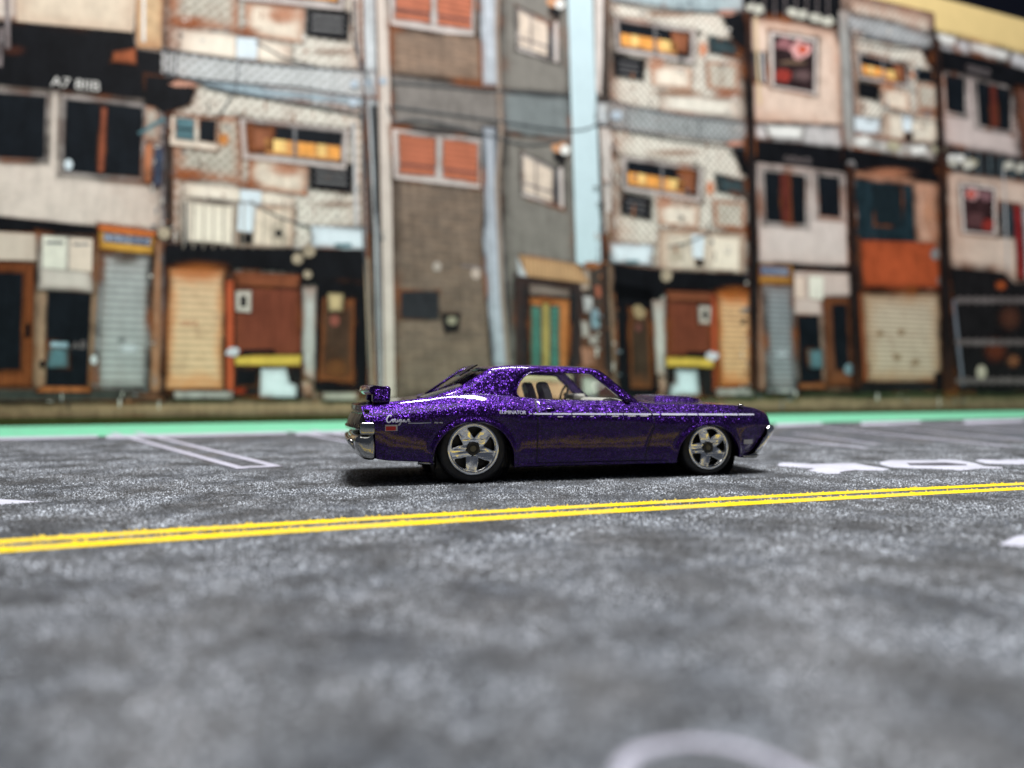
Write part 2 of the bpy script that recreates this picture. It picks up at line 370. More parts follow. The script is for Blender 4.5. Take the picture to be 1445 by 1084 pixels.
def stain(cx, cy, rx, ry, c, al, parent, lay=7):
    """printed soft-edged discolouration"""
    key = (c, al)
    if key not in STM:
        m, nt, b = new_mat('print_stain'); tc = N(nt, 'ShaderNodeTexCoord')
        g = N(nt, 'ShaderNodeVectorMath', _operation='DISTANCE'); nt.links.new(tc.outputs['UV'], g.inputs[0]); g.inputs[1].default_value = (.5, .5, 0)
        nz = N(nt, 'ShaderNodeTexNoise', Scale=1.6, Detail=5, Roughness=.65); nt.links.new(tc.outputs['Object'], nz.inputs['Vector'])
        d = math_n(nt, 'ADD', g.outputs['Value'], math_n(nt, 'MULTIPLY', math_n(nt, 'SUBTRACT', nz.outputs[0], .5), .18))
        a = math_n(nt, 'MULTIPLY', ramp(nt, d, .50, .05), ramp(nt, g.outputs['Value'], .5, .2))
        nt.links.new(math_n(nt, 'MULTIPLY', a, al*.72), b.inputs['Alpha'])
        b.inputs['Base Color'].default_value = (*lin(c), 1); b.inputs['Roughness'].default_value = .6; b.inputs['Specular IOR Level'].default_value = .1
        STM[key] = m
    return piece('stain', R4(cx-rx, cy-ry, cx+rx, cy+ry), STM[key], lay, parent)

# paper sheet itself: a real thin board with its yellow printed header
bl, br = uv(-420, 608), uv(2000, 572)
top_y = [uv(1338, 0), uv(1445, 29)]
hgt = (top_y[0][1]+top_y[1][1])/2; yel = (uv(1188, 21)[1]+uv(1445, 78)[1])/2
UL, UR = bl[0]-6, 92
bm = bmesh.new()
bmesh.ops.create_cube(bm, size=1, matrix=Matrix.Translation(((UL+UR)/2, hgt/2, -.06)) @ Matrix.Diagonal((UR-UL, hgt, .1, 1)))
bm_obj('paper_sheet', bm, pm((120, 105, 92), .0, 'plain', .4), poster)
mesh_obj('printed_header', [(UL, yel, .03), (UR, yel, .03), (UR, hgt, .03), (UL, hgt, .03)], [(0, 1, 2, 3)], pm((224, 196, 126), 0, 'plain', .06), poster)['label'] = 'plain yellow band along the top of the poster'
side_w = piece('printed_pavement', [(-400, 570), (0, 561), (500, 560), (900, 552), (1500, 543), (1900, 540), (1900, 574), (1445, 580), (0, 592), (-400, 598)], pm((134, 112, 86), .25, 'plain', .4), 1, poster)
piece('printed_kerb_stripe', [(-400, 576), (0, 572), (700, 570), (1445, 560), (1900, 555), (1900, 562), (1445, 566), (700, 577), (0, 581), (-400, 586)], pm((158, 130, 98), .2, 'plain', .25), 2, side_w)
piece('printed_grass_verge', [(-400, 596), (0, 590), (500, 585.5), (1100, 579), (1445, 576.5), (1900, 574), (1900, 573), (1445, 580), (0, 602), (-400, 608.2)], pm((56, 58, 22), 0, 'plain', .25), 3, poster)

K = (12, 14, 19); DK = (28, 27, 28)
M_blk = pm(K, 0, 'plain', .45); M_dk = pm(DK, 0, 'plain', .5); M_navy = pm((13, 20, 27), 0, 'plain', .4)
M_gray = pm((122, 126, 130), .2, 'plain', .4); M_lg = pm((190, 196, 198), .12, 'plain', .25); M_white = pm((228, 228, 222), .08, 'plain', .15)
M_cream = pm((238, 226, 206), .3, 'plain', .12); M_lat = pm((246, 236, 222), .75, 'lattice', .2); M_sky = pm((188, 212, 218), 0, 'plain', .05)
M_org = pm((222, 154, 74), .15, 'plain', .3); M_wood = pm((112, 72, 44), .3, 'vert', .35); M_rust = pm((160, 92, 52), .3, 'plain', .4)
M_bwht = pm((214, 228, 234), 0, 'plain', .08); M_teal = pm((84, 124, 132), 0, 'plain', .35); M_fr = pm((206, 198, 192), .12, 'plain', .15)
M_cab = pm((74, 80, 84), 0, 'plain', .1); M_cabl = pm((150, 156, 158), 0, 'plain', .1)
def bld(label, pts, mat, lay=4, name='printed_building'):
    o = piece(name+' blob', pts, mat, lay, poster)
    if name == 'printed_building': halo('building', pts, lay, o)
    o['label'] = label; return o

# --- white stucco house at the far left
A = bld('white stucco house with dark windows, yellow shop sign and grey roller shutter', [(-420, -60), (232, -60), (230, 320), (232, 556), (0, 566), (-420, 570)], pm((216, 202, 188), .25, 'plain', .16))
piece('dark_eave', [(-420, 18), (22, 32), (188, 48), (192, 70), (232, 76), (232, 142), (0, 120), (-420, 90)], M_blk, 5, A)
piece('wall_panel', R4(22, 0, 0, 0), M_cream, 6, A) if False else None
piece('wall_panel', [(22, -60), (196, -60), (188, 46), (24, 31)], pm((222, 204, 178), .25, 'plain', .15), 6, A)
piece('side_panel', [(192, -60), (231, -60), (228, 70), (193, 68)], pm((212, 176, 130), .6, 'plain', .25), 6, A)
line('pipe', [(203, -20), (203, 60)], 4, M_white, 8, A)
line('pipe', [(10, -20), (12, 70)], 5, M_gray, 8, A); line('pipe', [(3, 40), (0, 95)], 5, M_gray, 8, A)
piece('rusty_bracket', [(160, 74), (192, 68), (193, 92), (158, 88)], pm((176, 90, 44), .3, 'plain', .4), 8, A); stain(20, 72, 26, 12, (90, 50, 36), .6, A, 8)
ptext('A7 8IIB', [(73, 108), (142, 116), (141, 130), (72, 122)], M_white, 8, A)
for x0, x1, ya, yb, y0b, y1b in ((-90, 65, 126, 137, 219, 224),):
    piece('window_frame', [(x0-4, ya-4), (x1+3, yb-4), (x1, y1b+4), (x0, y0b+4)], M_fr, 6, A); piece('window_pane', [(x0, ya), (x1, yb), (x1-3, y1b), (x0, y0b)], M_navy, 7, A)
piece('window_frame', [(88, 134), (206, 148), (203, 256), (86, 246)], M_fr, 6, A)
piece('window_pane', [(94, 141), (202, 153), (198, 250), (90, 242)], M_navy, 7, A)
piece('curtain', [(143, 152), (152, 153), (147, 245), (138, 244)], pm((156, 80, 50), 0, 'plain', .4), 8, A)
blob('sticker', 97, 233, 6, 8, M_bwht, 8, A)
piece('panel_edge', [(206, 150), (222, 152), (222, 200), (204, 198)], pm((188, 176, 160), .8, 'plain', .5), 8, A)
piece('hanging_sign', [(205, 206), (216, 200), (212, 262), (204, 256)], pm((196, 120, 76), .3, 'plain', .5), 8, A)
piece('hanging_sign', [(219, 204), (232, 206), (230, 262), (214, 268)], pm((58, 70, 92), .1, 'plain', .5), 8, A)
line('cable', [(196, 190), (215, 178), (232, 168)], 5, M_teal, 9, A)
piece('shop_awning', [(-420, 296), (0, 306), (137, 320), (138, 331), (0, 326), (-420, 318)], M_blk, 6, A)
sg = piece('shop_sign', [(139, 317), (221, 328), (216, 360), (140, 352)], pm((226, 166, 40), .1, 'plain', .1), 8, A)
piece('sign_band', [(139, 317), (221, 328), (220, 335), (139, 326)], pm((236, 120, 30), 0, 'plain', .15), 9, A)
piece('sign_panel', [(147, 330), (213, 337), (212, 347), (147, 341)], pm((150, 160, 176), 0, 'plain', .3), 10, A)
ptext('OLZMBBE', [(149, 329), (212, 336), (211, 348), (149, 342)], pm((36, 52, 96), 0, 'plain', .1), 11, A)
piece('ground_floor_wall', [(-420, 318), (0, 326), (138, 332), (232, 336), (231, 556), (0, 566), (-420, 570)], pm((176, 142, 112), .55, 'plain', .25), 5, A)
piece('transom_panel', [(-100, 322), (56, 331), (52, 368), (-100, 366)], pm((206, 190, 172), .1, 'plain', .1), 6, A)
piece('door_frame', [(-110, 366), (50, 372), (46, 546), (-110, 550)], pm((128, 66, 28), .3, 'vert', .3), 6, A)
piece('door_pane', [(-80, 382), (32, 387), (29, 521), (-80, 524)], M_navy, 7, A)
piece('door_handle', R4(36, 458, 43, 476), M_blk, 8, A)
piece('wall_cabinet', [(55, 330), (132, 336), (131, 413), (54, 409)], pm((204, 194, 182), .1, 'plain', .1), 7, A)
piece('notice', [(61, 333), (95, 336), (93, 381), (60, 378)], pm((228, 226, 208), 0, 'plain', .12), 8, A)
piece('notice', [(99, 336), (131, 338), (130, 384), (98, 381)], pm((222, 204, 184), 0, 'plain', .12), 8, A)
piece('notice_line', R4(65, 341, 90, 345), M_gray, 9, A); piece('notice_line', R4(103, 344, 126, 347), M_gray, 9, A)
piece('doorway', [(68, 412), (129, 415), (123, 546), (65, 544)], M_navy, 7, A)
piece('meter_box', [(69, 482), (97, 483), (97, 519), (68, 519)], M_teal, 8, A); piece('meter_box_lid', [(72, 482), (97, 483), (97, 492), (70, 490)], pm((150, 186, 200), 0, 'plain', .2), 9, A)
ptext('AB', [(101, 484), (122, 480), (122, 492), (101, 493)], M_gray, 8, A)
blob('door_knob', 133, 508, 5, 7, M_lg, 9, A); blob('door_knob', 60, 514, 4, 6, M_blk, 9, A)
piece('shutter_frame', [(142, 358), (215, 361), (209, 557), (131, 554)], M_lg, 7, A)
piece('roller_shutter', [(146, 360), (212, 362), (206, 548), (138, 545)], pm((176, 180, 178), .12, 'slat', .18), 8, A)
stain(178, 366, 30, 14, (80, 60, 44), .7, A, 9); stain(182, 492, 22, 10, (225, 232, 236), .8, A, 9); stain(172, 480, 10, 6, (90, 96, 100), .6, A, 9)
piece('door_step', [(-110, 549), (130, 548), (232, 556), (232, 566), (0, 566), (-110, 568)], pm((58, 60, 56), .4, 'plain', .4), 8, A)
piece('door_step', [(60, 545), (128, 546), (128, 554), (50, 554)], pm((170, 96, 44), .4, 'plain', .4), 9, A)

# --- lattice-fronted house
B = bld('rusty lattice-fronted house with orange roller shutter beside the white stucco house', [(231, -60), (530, -60), (536, 560), (232, 562), (236, 320)], M_lat)
def lattice_house(par, X, tiles, mir=False):
    pass
piece('drain_pipe', [(229, 90), (245, 90), (246, 560), (229, 560)], pm((52, 44, 40), .6, 'plain', .5), 6, B)
line('pipe', [(230, 150), (231, 556)], 4, M_gray, 8, B)
for dx, dy in ((0, 0), (5, 215)):
    def s(pts): return [(x+dx, y+dy) for x, y in pts]
    piece('wall_panel', s([(238, -50), (338, -50), (336, 44), (244, 36)]), pm((214, 206, 190), .9, 'lattice', .2), 5, B)
    piece('wall_panel', s([(346, 4), (430, 10), (428, 62), (346, 50)]), pm((226, 212, 190), .95, 'plain', .2), 6, B)
    piece('air_conditioner', s([(433, 13), (493, 19), (491, 58), (433, 50)]), M_blk, 8, B)
    for k in range(3):
        piece('air_conditioner_slat', s([(440, 22+k*9), (484, 26+k*9), (484, 29+k*9), (440, 25+k*9)]), pm((120, 120, 120), 0, 'plain', .2), 9, B)
    piece('balcony_box', s([(256, 42), (336, 50), (412, 64), (412, 92), (330, 88), (254, 76)]), M_cream, 7, B)
    piece('balcony_panel', s([(334, 52), (364, 56), (362, 86), (334, 83)]), M_bwht, 8, B)
    stain(400+dx, 22+dy, 40, 22, (176, 96, 44), .75, B, 7); stain(262+dx, 32+dy, 40, 16, (160, 84, 36), .85, B, 8); stain(345+dx, 45+dy, 36, 10, (150, 82, 40), .8, B, 8)
    stain(470+dx, 74+dy, 50, 10, (120, 76, 48), .6, B, 8)
piece('metal_awning', [(228, 74), (330, 86), (520, 100), (522, 152), (500, 156), (330, 132), (228, 104)], pm((218, 222, 224), .15, 'lattice', .2), 9, B)
piece('awning_edge', [(285, 116), (330, 120), (520, 142), (520, 150), (330, 133), (290, 124)], pm((160, 182, 192), 0, 'plain', .3), 10, B)
for pts, w in (([(228, 70), (330, 86), (400, 94), (520, 102)], 3), ([(230, 103), (330, 131), (520, 166)], 3), ([(232, 108), (330, 118), (420, 124), (520, 140)], 3), ([(337, 90), (333, 130)], 2), ([(330, 130), (310, 165)], 2), ([(360, 60), (400, 82), (450, 96)], 2), ([(352, 285), (395, 308), (440, 322)], 2.5), ([(262, 285), (262, 345)], 3)):
    line('cable', pts, w, M_cab, 11, B)
for x in (236, 243, 250): line('pipe', [(x, 70), (x-2, 106)], 2, M_cab, 11, B)
piece('roof_void', [(206, 108), (245, 112), (276, 128), (268, 148), (232, 160), (206, 142)], M_blk, 10, B)
blob('roof_scrap', 258, 120, 22, 5, pm((196, 140, 116), .2, 'plain', .3), 11, B)
piece('window_frame', [(242, 164), (308, 169), (306, 213), (240, 205)], M_cream, 8, B)
piece('window_pane', [(249, 167), (274, 169), (274, 199), (249, 196)], M_teal, 9, B); piece('window_pane', [(282, 169), (305, 171), (304, 202), (281, 199)], M_navy, 9, B)
line('window_bar', [(250, 182), (273, 184)], 3, M_blk, 10, B)
stain(316, 198, 13, 16, (222, 140, 56), .95, B, 9)
def orange_window(par, q, mirror=False, lay=9):
    """q = tl,tr,br,bl of the frame"""
    def at(u_, v_):
        u_ = 1-u_ if mirror else u_
        t = [q[0][i]+(q[1][i]-q[0][i])*u_ for i in (0, 1)]; b2 = [q[3][i]+(q[2][i]-q[3][i])*u_ for i in (0, 1)]
        return (t[0]+(b2[0]-t[0])*v_, t[1]+(b2[1]-t[1])*v_)
    def rr(a, b2, c, d): 
        p = [at(a, b2), at(c, b2), at(c, d), at(a, d)]
        return p if not mirror else [p[1], p[0], p[3], p[2]]
    piece('window_frame', q, M_fr, lay, par)
    piece('window_pane', rr(.06, .10, .945, .84), M_navy, lay+1, par)
    piece('curtain', rr(.08, .14, .3, .76), pm((150, 88, 54), .3, 'plain', .35), lay+2, par)
    piece('goods', rr(.22, .44, .94, .82), M_org, lay+2, par)
    for k, (a_, w_) in enumerate(((.30, .12), (.55, .14), (.72, .08), (.83, .1))):
        piece('goods', rr(a_, .44+.03*(k % 2), a_+w_, .74), pm((246, 200, 110) if k % 2 == 0 else (240, 160, 50), 0, 'plain', .3), lay+3, par)
    piece('window_bar', rr(.49, .1, .52, .84), M_gray, lay+4, par)
orange_window(B, [(339, 168), (491, 184), (488, 239), (343, 224)])
orange_window(B, [(334, -60), (486, -44), (484, 15), (338, 0)])
piece('air_conditioner_box', [(256, 280), (336, 288), (333, 350), (254, 344)], M_cream, 9, B); piece('air_conditioner_panel', [(270, 288), (328, 293), (326, 345), (268, 340)], pm((238, 228, 206), .1, 'plain', .1), 10, B)
piece('balcony_box', [(334, 288), (417, 292), (414, 356), (333, 350)], pm((226, 210, 186), .5, 'plain', .25), 9, B)
piece('balcony_panel', [(337, 288), (361, 290), (358, 330), (335, 326)], M_bwht, 10, B); piece('vent', R4(338, 330, 356, 344), M_dk, 11, B)
blob('fan', 393, 330, 14, 17, pm((196, 182, 160), .1, 'plain', .3), 11, B); blob('fan_hub', 393, 330, 5, 6, M_dk, 12, B)
for k in range(12): line('railing_bar', [(260+k*14, 284), (259+k*14, 352)], 1.5, pm((150, 140, 126), 0, 'plain', .2), 12, B)
piece('shop_sign', [(439, 319), (519, 322), (517, 354), (440, 350)], M_bwht, 10, B); piece('sign_mark', R4(472, 344, 496, 350), M_teal, 11, B)
piece('shop_canopy', [(232, 346), (425, 352), (526, 353), (524, 408), (425, 400), (418, 384), (318, 378), (234, 382)], M_blk, 10, B)
piece('shutter_frame', [(234, 376), (322, 378), (320, 556), (230, 556)], pm((104, 62, 40), .5, 'plain', .4), 11, B)
piece('roller_shutter', [(240, 380), (317, 380), (315, 552), (234, 550)], pm((236, 198, 152), .8, 'slat', .12, (206, 126, 66)), 12, B)
stain(278, 384, 60, 22, (196, 110, 50), .6, B, 13)
ptext('ABCA', [(254, 453), (280, 453), (280, 460), (254, 460)], pm((190, 110, 70), 0, 'plain', .1), 13, B)
piece('red_door', [(326, 386), (425, 390), (425, 506), (328, 504)], pm((122, 58, 36), .15, 'vert', .25), 12, B)
piece('door_lintel', [(330, 384), (424, 388), (422, 408), (332, 404)], pm((150, 80, 44), .1, 'slat', .3), 13, B)
piece('orange_post', [(318, 396), (330, 396), (331, 556), (319, 556)], pm((196, 82, 34), .1, 'plain', .2), 13, B)
piece('meter', [(332, 411), (355, 411), (354, 442), (333, 440)], pm((214, 204, 190), 0, 'plain', .1), 14, B); piece('meter_dial', R4(339, 418, 348, 434), M_dk, 15, B)
piece('stall_void', [(330, 516), (426, 517), (424, 560), (330, 558)], M_dk, 13, B); piece('stall_top', [(330, 504), (360, 502), (426, 501), (424, 517), (332, 516)], pm((226, 190, 58), 0, 'plain', .2), 15, B)
piece('stall_goods', [(342, 494), (386, 493), (392, 502), (340, 503)], M_blk, 14, B)
piece('stall_cloth', [(368, 521), (404, 520), (408, 540), (419, 544), (418, 561), (366, 561)], pm((216, 228, 232), 0, 'plain', .15), 15, B)
piece('stall_crate', [(334, 522), (364, 522), (362, 544), (334, 544)], M_blk, 14, B); stain(338, 552, 16, 8, (170, 60, 30), .9, B, 14)
blob('bag', 328, 497, 11, 7, pm((206, 206, 214), 0, 'plain', .2), 16, B)
piece('white_post', [(426, 404), (447, 406), (445, 540), (426, 530)], pm((186, 186, 180), .5, 'plain', .25), 12, B)
piece('doorway', [(447, 398), (520, 402), (518, 556), (444, 550)], M_blk, 12, B); piece('inner_door', [(456, 420), (500, 424), (498, 540), (450, 536)], pm((74, 52, 38), .5, 'vert', .4), 13, B)
piece('door_plate', [(462, 414), (485, 415), (484, 441), (463, 440)], pm((196, 172, 122), 0, 'plain', .2), 14, B); blob('door_ornament', 472, 453, 7, 8, pm((140, 74, 60), 0, 'plain', .3), 14, B)
stain(474, 520, 30, 22, (128, 80, 46), .8, B, 14)
piece('door_step', [(245, 552), (330, 552), (328, 563), (246, 563)], pm((170, 166, 160), .2, 'plain', .3), 14, B); piece('door_step', [(455, 554), (505, 554), (503, 565), (456, 565)], pm((176, 170, 156), .2, 'plain', .3), 14, B)
for cx, cy, r_ in ((232, 330, 9), (420, 366, 8), (436, 355, 9), (434, 388, 6)): blob('lamp', cx, cy, r_, r_, pm((176, 160, 134), .1, 'plain', .4), 14, B)

# --- poles between the lattice house and the brick house
Cp = bld('pair of pale utility poles and drain pipes beside the brown brick building', [(508, -60), (554, -60), (562, 562), (520, 562)], pm((60, 54, 48), .5, 'plain', .4), 12, 'printed_poles')
piece('pole', [(512, -60), (527, -60), (530, 90), (540, 560), (533, 560), (528, 320), (514, 60)], M_lg, 14, Cp); piece('pole_shade_side', [(522, 150), (531, 150), (537, 320), (531, 320)], M_dk, 15, Cp)
piece('pole', [(530, -60), (547, -60), (557, 562), (543, 562)], pm((202, 190, 178), .15, 'plain', .15), 15, Cp)
piece('junction_box', [(512, 104), (531, 101), (533, 140), (514, 138)], M_lg, 16, Cp)
for x, y in ((500, 120), (520, 118), (498, 146), (540, 116)): blob('insulator', x, y, 6, 6, pm((170, 184, 196), 0, 'plain', .4), 17, Cp)
for pts in ([(497, 0), (500, 60), (512, 96), (524, 130), (528, 200), (530, 300), (540, 340)], [(515, 130), (512, 200), (512, 330), (520, 420), (522, 560)], [(508, 150), (516, 240), (520, 330)], [(546, 150), (551, 165), (556, 175)], [(533, 300), (535, 560)]):
    line('cable', pts, 3, M_cab, 17, Cp, 4)
line('pipe', [(517, 365), (524, 545)], 7, pm((170, 156, 130), .2, 'plain', .3), 16, Cp); line('pipe', [(498, 175), (503, 320)], 5, M_lg, 16, Cp); line('cable', [(503, 0), (507, 100)], 4, M_gray, 16, Cp)

# --- brown brick building
D = bld('tall brown brick building with two orange-blind windows and a white drain pillar', [(550, -60), (706, -60), (716, 560), (557, 562)], pm((126, 108, 92), .0, 'brick', .3), 14)
piece('cement_band', [(553, 106), (704, 128), (706, 205), (554, 175)], pm((124, 118, 112), .0, 'plain', .25), 15, D); piece('upper_wall', [(552, 44), (680, 52), (680, 118), (553, 104)], pm((140, 116, 96), 0, 'brick', .25), 16, D)
for q in ([(548, -60), (671, -60), (668, 55), (551, 36)], [(553, 183), (679, 198), (677, 267), (556, 253)]):
    piece('window_frame', q, M_fr, 16, D)
for q in ([(559, -60), (608, -60), (606, 34), (558, 27)], [(617, -60), (665, -60), (664, 43), (617, 36)], [(564, 192), (613, 197), (613, 250), (564, 245)], [(625, 198), (673, 204), (672, 258), (625, 252)]):
    piece('window_pane', q, pm((196, 108, 72), .1, 'slat', .2), 17, D)
    piece('window_sash', [(q[3][0], q[3][1]-14), (q[2][0], q[2][1]-14), (q[2][0], q[2][1]-10), (q[3][0], q[3][1]-10)], pm((96, 60, 56), 0, 'plain', .2), 18, D)
stain(620, 186, 60, 12, (60, 60, 60), .8, D, 18)
piece('vent', [(565, 412), (618, 412), (618, 451), (566, 449)], pm((44, 46, 50), 0, 'plain', .3), 16, D)
blob('wall_lamp', 616, 377, 6, 7, pm((176, 164, 152), 0, 'plain', .2), 17, D); blob('wall_lamp', 671, 387, 7, 8, pm((184, 166, 152), 0, 'plain', .2), 17, D); line('lamp_arm', [(650, 376), (690, 380)], 3, M_gray, 17, D)
piece('meter', [(622, 444), (648, 444), (646, 466), (628, 470)], M_dk, 16, D); blob('meter_dial', 637, 453, 7, 6, pm((150, 144, 120), 0, 'plain', .2), 17, D)
piece('white_pillar', [(673, -60), (701, -60), (704, 122), (680, 122)], pm((190, 198, 206), .0, 'vert', .25), 18, D)
piece('white_pillar', [(680, 180), (699, 180), (718, 518), (694, 518), (680, 340), (683, 300)], pm((176, 184, 194), .0, 'vert', .25), 18, D)
line('pipe', [(702, -30), (700, 40), (706, 190), (700, 260), (708, 420), (716, 516)], 7, pm((146, 136, 124), .1, 'plain', .2), 19, D)
for pts in ([(553, 152), (700, 172), (808, 186), (850, 172)], [(553, 176), (600, 172), (700, 196), (740, 206), (790, 202)], [(553, 118), (700, 130), (800, 136)]):
    line('cable', pts, 2.5, M_cab, 22, D, 4)
# --- grey plaster side with little shop
Eb = bld('grey plaster building with tan shop awning and green glass shop door', [(704, -60), (800, -60), (815, 380), (822, 560), (714, 560)], pm((124, 120, 112), .0, 'plain', .2), 15)
piece('stone_course', [(706, 128), (802, 138), (806, 200), (710, 188)], pm((116, 124, 124), 0, 'plain', .2), 16, Eb)
for dx, dy in ((0, 0), (7, 205)):
    piece('window_frame', [(728+dx, 12+dy), (778+dx, 36+dy), (786+dx, 30+dy), (787+dx, 90+dy), (729+dx, 72+dy)], M_fr, 17, Eb)
    piece('window_pane', [(731+dx, 17+dy), (772+dx, 37+dy), (772+dx, 81+dy), (732+dx, 66+dy)], pm((214, 196, 176), .0, 'plain', .25), 18, Eb)
    line('window_bar', [(748+dx, 24+dy), (748+dx, 72+dy)], 3, M_gray, 19, Eb); line('window_bar', [(731+dx, 55+dy), (772+dx, 68+dy)], 4, M_gray, 19, Eb)
    piece('window_reveal', [(773+dx, 36+dy), (779+dx, 34+dy), (780+dx, 86+dy), (773+dx, 82+dy)], pm((70, 70, 74), 0, 'plain', .2), 19, Eb)
    piece('wall_bracket', [(776+dx, 4+dy), (794+dx, 10+dy), (786+dx, 30+dy), (774+dx, 20+dy)], M_dk, 18, Eb); blob('wall_lamp', 781+dx, 4+dy, 11, 8, pm((196, 140, 96), 0, 'plain', .2), 19, Eb); blob('wall_lamp_shade', 789+dx, 8+dy, 7, 7, M_white, 20, Eb)
piece('shop_front', [(727, 388), (822, 400), (817, 560), (727, 560)], pm((32, 38, 42), .1, 'plain', .4), 18, Eb)
piece('shop_awning', [(730, 360), (814, 374), (832, 402), (742, 391)], pm((204, 160, 110), .1, 'roof', .15), 20, Eb); piece('awning_side', [(728, 362), (744, 392), (730, 390)], M_lg, 20, Eb)
piece('sign_board', [(746, 401), (803, 408), (802, 421), (745, 417)], pm((130, 116, 106), .1, 'plain', .3), 20, Eb)
piece('door_frame', [(746, 420), (803, 424), (800, 530), (746, 530)], pm((190, 116, 52), .2, 'plain', .3), 20, Eb)
for x0, x1 in ((748, 763), (775, 788)):
    piece('door_glass', [(x0, 432), (x1, 433), (x1, 520), (x0, 520)], pm((72, 132, 116), 0, 'slat', .3), 21, Eb)
piece('shop_step', [(727, 530), (804, 532), (804, 566), (727, 566)], pm((226, 172, 130), .1, 'plain', .15), 23, Eb); piece('shop_ledge', [(727, 526), (806, 528), (806, 540), (727, 538)], pm((222, 204, 160), 0, 'plain', .15), 24, Eb); piece('pale_signpost', [(820, 532), (842, 534), (842, 560), (820, 560)], pm((206, 206, 192), 0, 'plain', .15), 24, Eb)
piece('door_stile', [(764, 428), (774, 429), (774, 530), (764, 530)], pm((176, 160, 84), 0, 'vert', .3), 21, Eb)
# --- bright sky gap
Fs = bld('narrow strip of pale sky between the grey building and the poles', [(798, -60), (833, -60), (848, 368), (838, 382), (812, 372)], M_sky, 18, 'printed_sky_gap')
G = bld('cluttered alley mouth with dark utility poles under the pale sky gap', [(815, 376), (846, 366), (838, -60), (862, -60), (872, 560), (816, 560)], pm((66, 58, 52), .4, 'plain', .4), 17, 'printed_alley')
for cx, cy, rx, ry, c in ((824, 395, 9, 16, (200, 180, 160)), (842, 412, 5, 9, (196, 110, 80)), (828, 430, 9, 12, (206, 208, 206)), (838, 450, 8, 16, (150, 190, 204)), (824, 465, 7, 12, (196, 190, 180)), (836, 480, 9, 7, (180, 172, 164)), (828, 504, 12, 14, (190, 132, 104)), (822, 535, 10, 20, (120, 80, 60))):
    piece('alley_clutter', [(cx-rx*.8, cy-ry), (cx+rx*.7, cy-ry*.8), (cx+rx*.9, cy+ry*.8), (cx-rx*.5, cy+ry)], pm(tuple(int(v*.85) for v in c), .2, 'plain', .4), 19, G)
piece('pole', [(838, -60), (852, -60), (848, 100), (846, 138), (840, 130)], pm((206, 196, 188), .1, 'plain', .2), 20, G); piece('pole', [(845, 182), (860, 182), (862, 330), (853, 330)], pm((192, 184, 176), .1, 'plain', .2), 20, G)
piece('pole', [(846, 330), (862, 330), (868, 560), (850, 560)], pm((46, 40, 38), .3, 'plain', .3), 20, G); line('pipe', [(858, 300), (860, 420), (868, 545)], 7, pm((120, 108, 90), .2, 'plain', .3), 21, G)
piece('junction_box', R4(841, 146, 858, 178), M_lg, 21, G); blob('insulator', 868, 165, 8, 7, pm((170, 184, 196), 0, 'plain', .4), 30, G)
blob('alley_roof', 834, 376, 12, 6, pm((150, 92, 50), .2, 'plain', .4), 20, G)

# --- mirrored lattice house
B2 = bld('second lattice-fronted house with twin orange windows, right of the sky gap', [(856, -60), (1046, -60), (1062, 380), (1066, 556), (866, 560)], M_lat, 19)
for dx, dy in ((0, 0), (10, 195)):
    def s(pts): return [(x+dx, y+dy) for x, y in pts]
    orange_window(B2, s([(866, 27), (979, 45), (977, 91), (869, 74)]), True, 22)
    piece('air_conditioner', s([(865, 78), (909, 86), (906, 115), (866, 108)]), M_blk, 22, B2)
    for k in range(3): piece('air_conditioner_slat', s([(872, 88+k*7), (900, 92+k*7), (900, 94+k*7), (872, 90+k*7)]), pm((110, 110, 112), 0, 'plain', .2), 23, B2)
    piece('small_window', s([(998, 52), (1042, 62), (1040, 84), (1000, 76)]), pm((50, 68, 72), 0, 'plain', .5), 22, B2)
    piece('wall_panel', s([(915, 92), (975, 98), (974, 128), (918, 122)]), pm((228, 216, 196), .8, 'plain', .2), 21, B2)
    piece('wall_panel', s([(994, 88), (1040, 92), (1040, 132), (996, 126)]), pm((218, 210, 194), .95, 'lattice', .2), 21, B2)
    stain(990+dx, 72+dy, 9, 18, (214, 120, 60), .95, B2, 22); stain(1024+dx, 134+dy, 34, 12, (150, 80, 40), .85, B2, 22); stain(925+dx, 90+dy, 20, 20, (186, 108, 60), .6, B2, 22); stain(955+dx, 132+dy, 60, 8, (150, 100, 60), .7, B2, 22)
    stain(940+dx, 22+dy, 60, 9, (140, 92, 60), .6, B2, 22)
for dy in (0,):
    piece('metal_awning', [(856, 146), (950, 160), (1050, 172), (1056, 206), (960, 196), (860, 182)], pm((172, 178, 180), .2, 'lattice', .3), 24, B2)
    piece('metal_awning', [(856, -20), (950, -10), (1046, -4), (1046, 20), (960, 16), (860, 2)], pm((160, 178, 182), .15, 'plain', .3), 24, B2)
piece('balcony_box', [(928, 132), (1040, 142), (1042, 168), (930, 160)], pm((226, 220, 204), .4, 'plain', .2), 22, B2)
piece('roof_void', [(1016, 22), (1048, 18), (1052, 76), (1034, 60)], M_blk, 25, B2); piece('roof_void', [(1030, 204), (1062, 206), (1066, 256), (1044, 244)], M_blk, 25, B2)
for cx, cy in ((1022, 20), (1036, 205)): blob('roof_scrap', cx, cy, 16, 4, pm((186, 130, 108), .2, 'plain', .3), 26, B2)
for pts in ([(856, 140), (890, 152), (960, 166), (1050, 176)], [(860, 182), (950, 200), (1050, 212)], [(862, 4), (920, 16), (1000, 20), (1046, 20)], [(885, 150), (882, 190)], [(985, 168), (984, 196)], [(940, 350), (965, 345), (1000, 330)]): line('cable', pts, 2.5, M_cab, 27, B2)
piece('shop_sign', [(858, 343), (920, 347), (918, 376), (860, 372)], M_bwht, 24, B2); piece('sign_mark', R4(882, 368, 900, 373), M_teal, 25, B2)
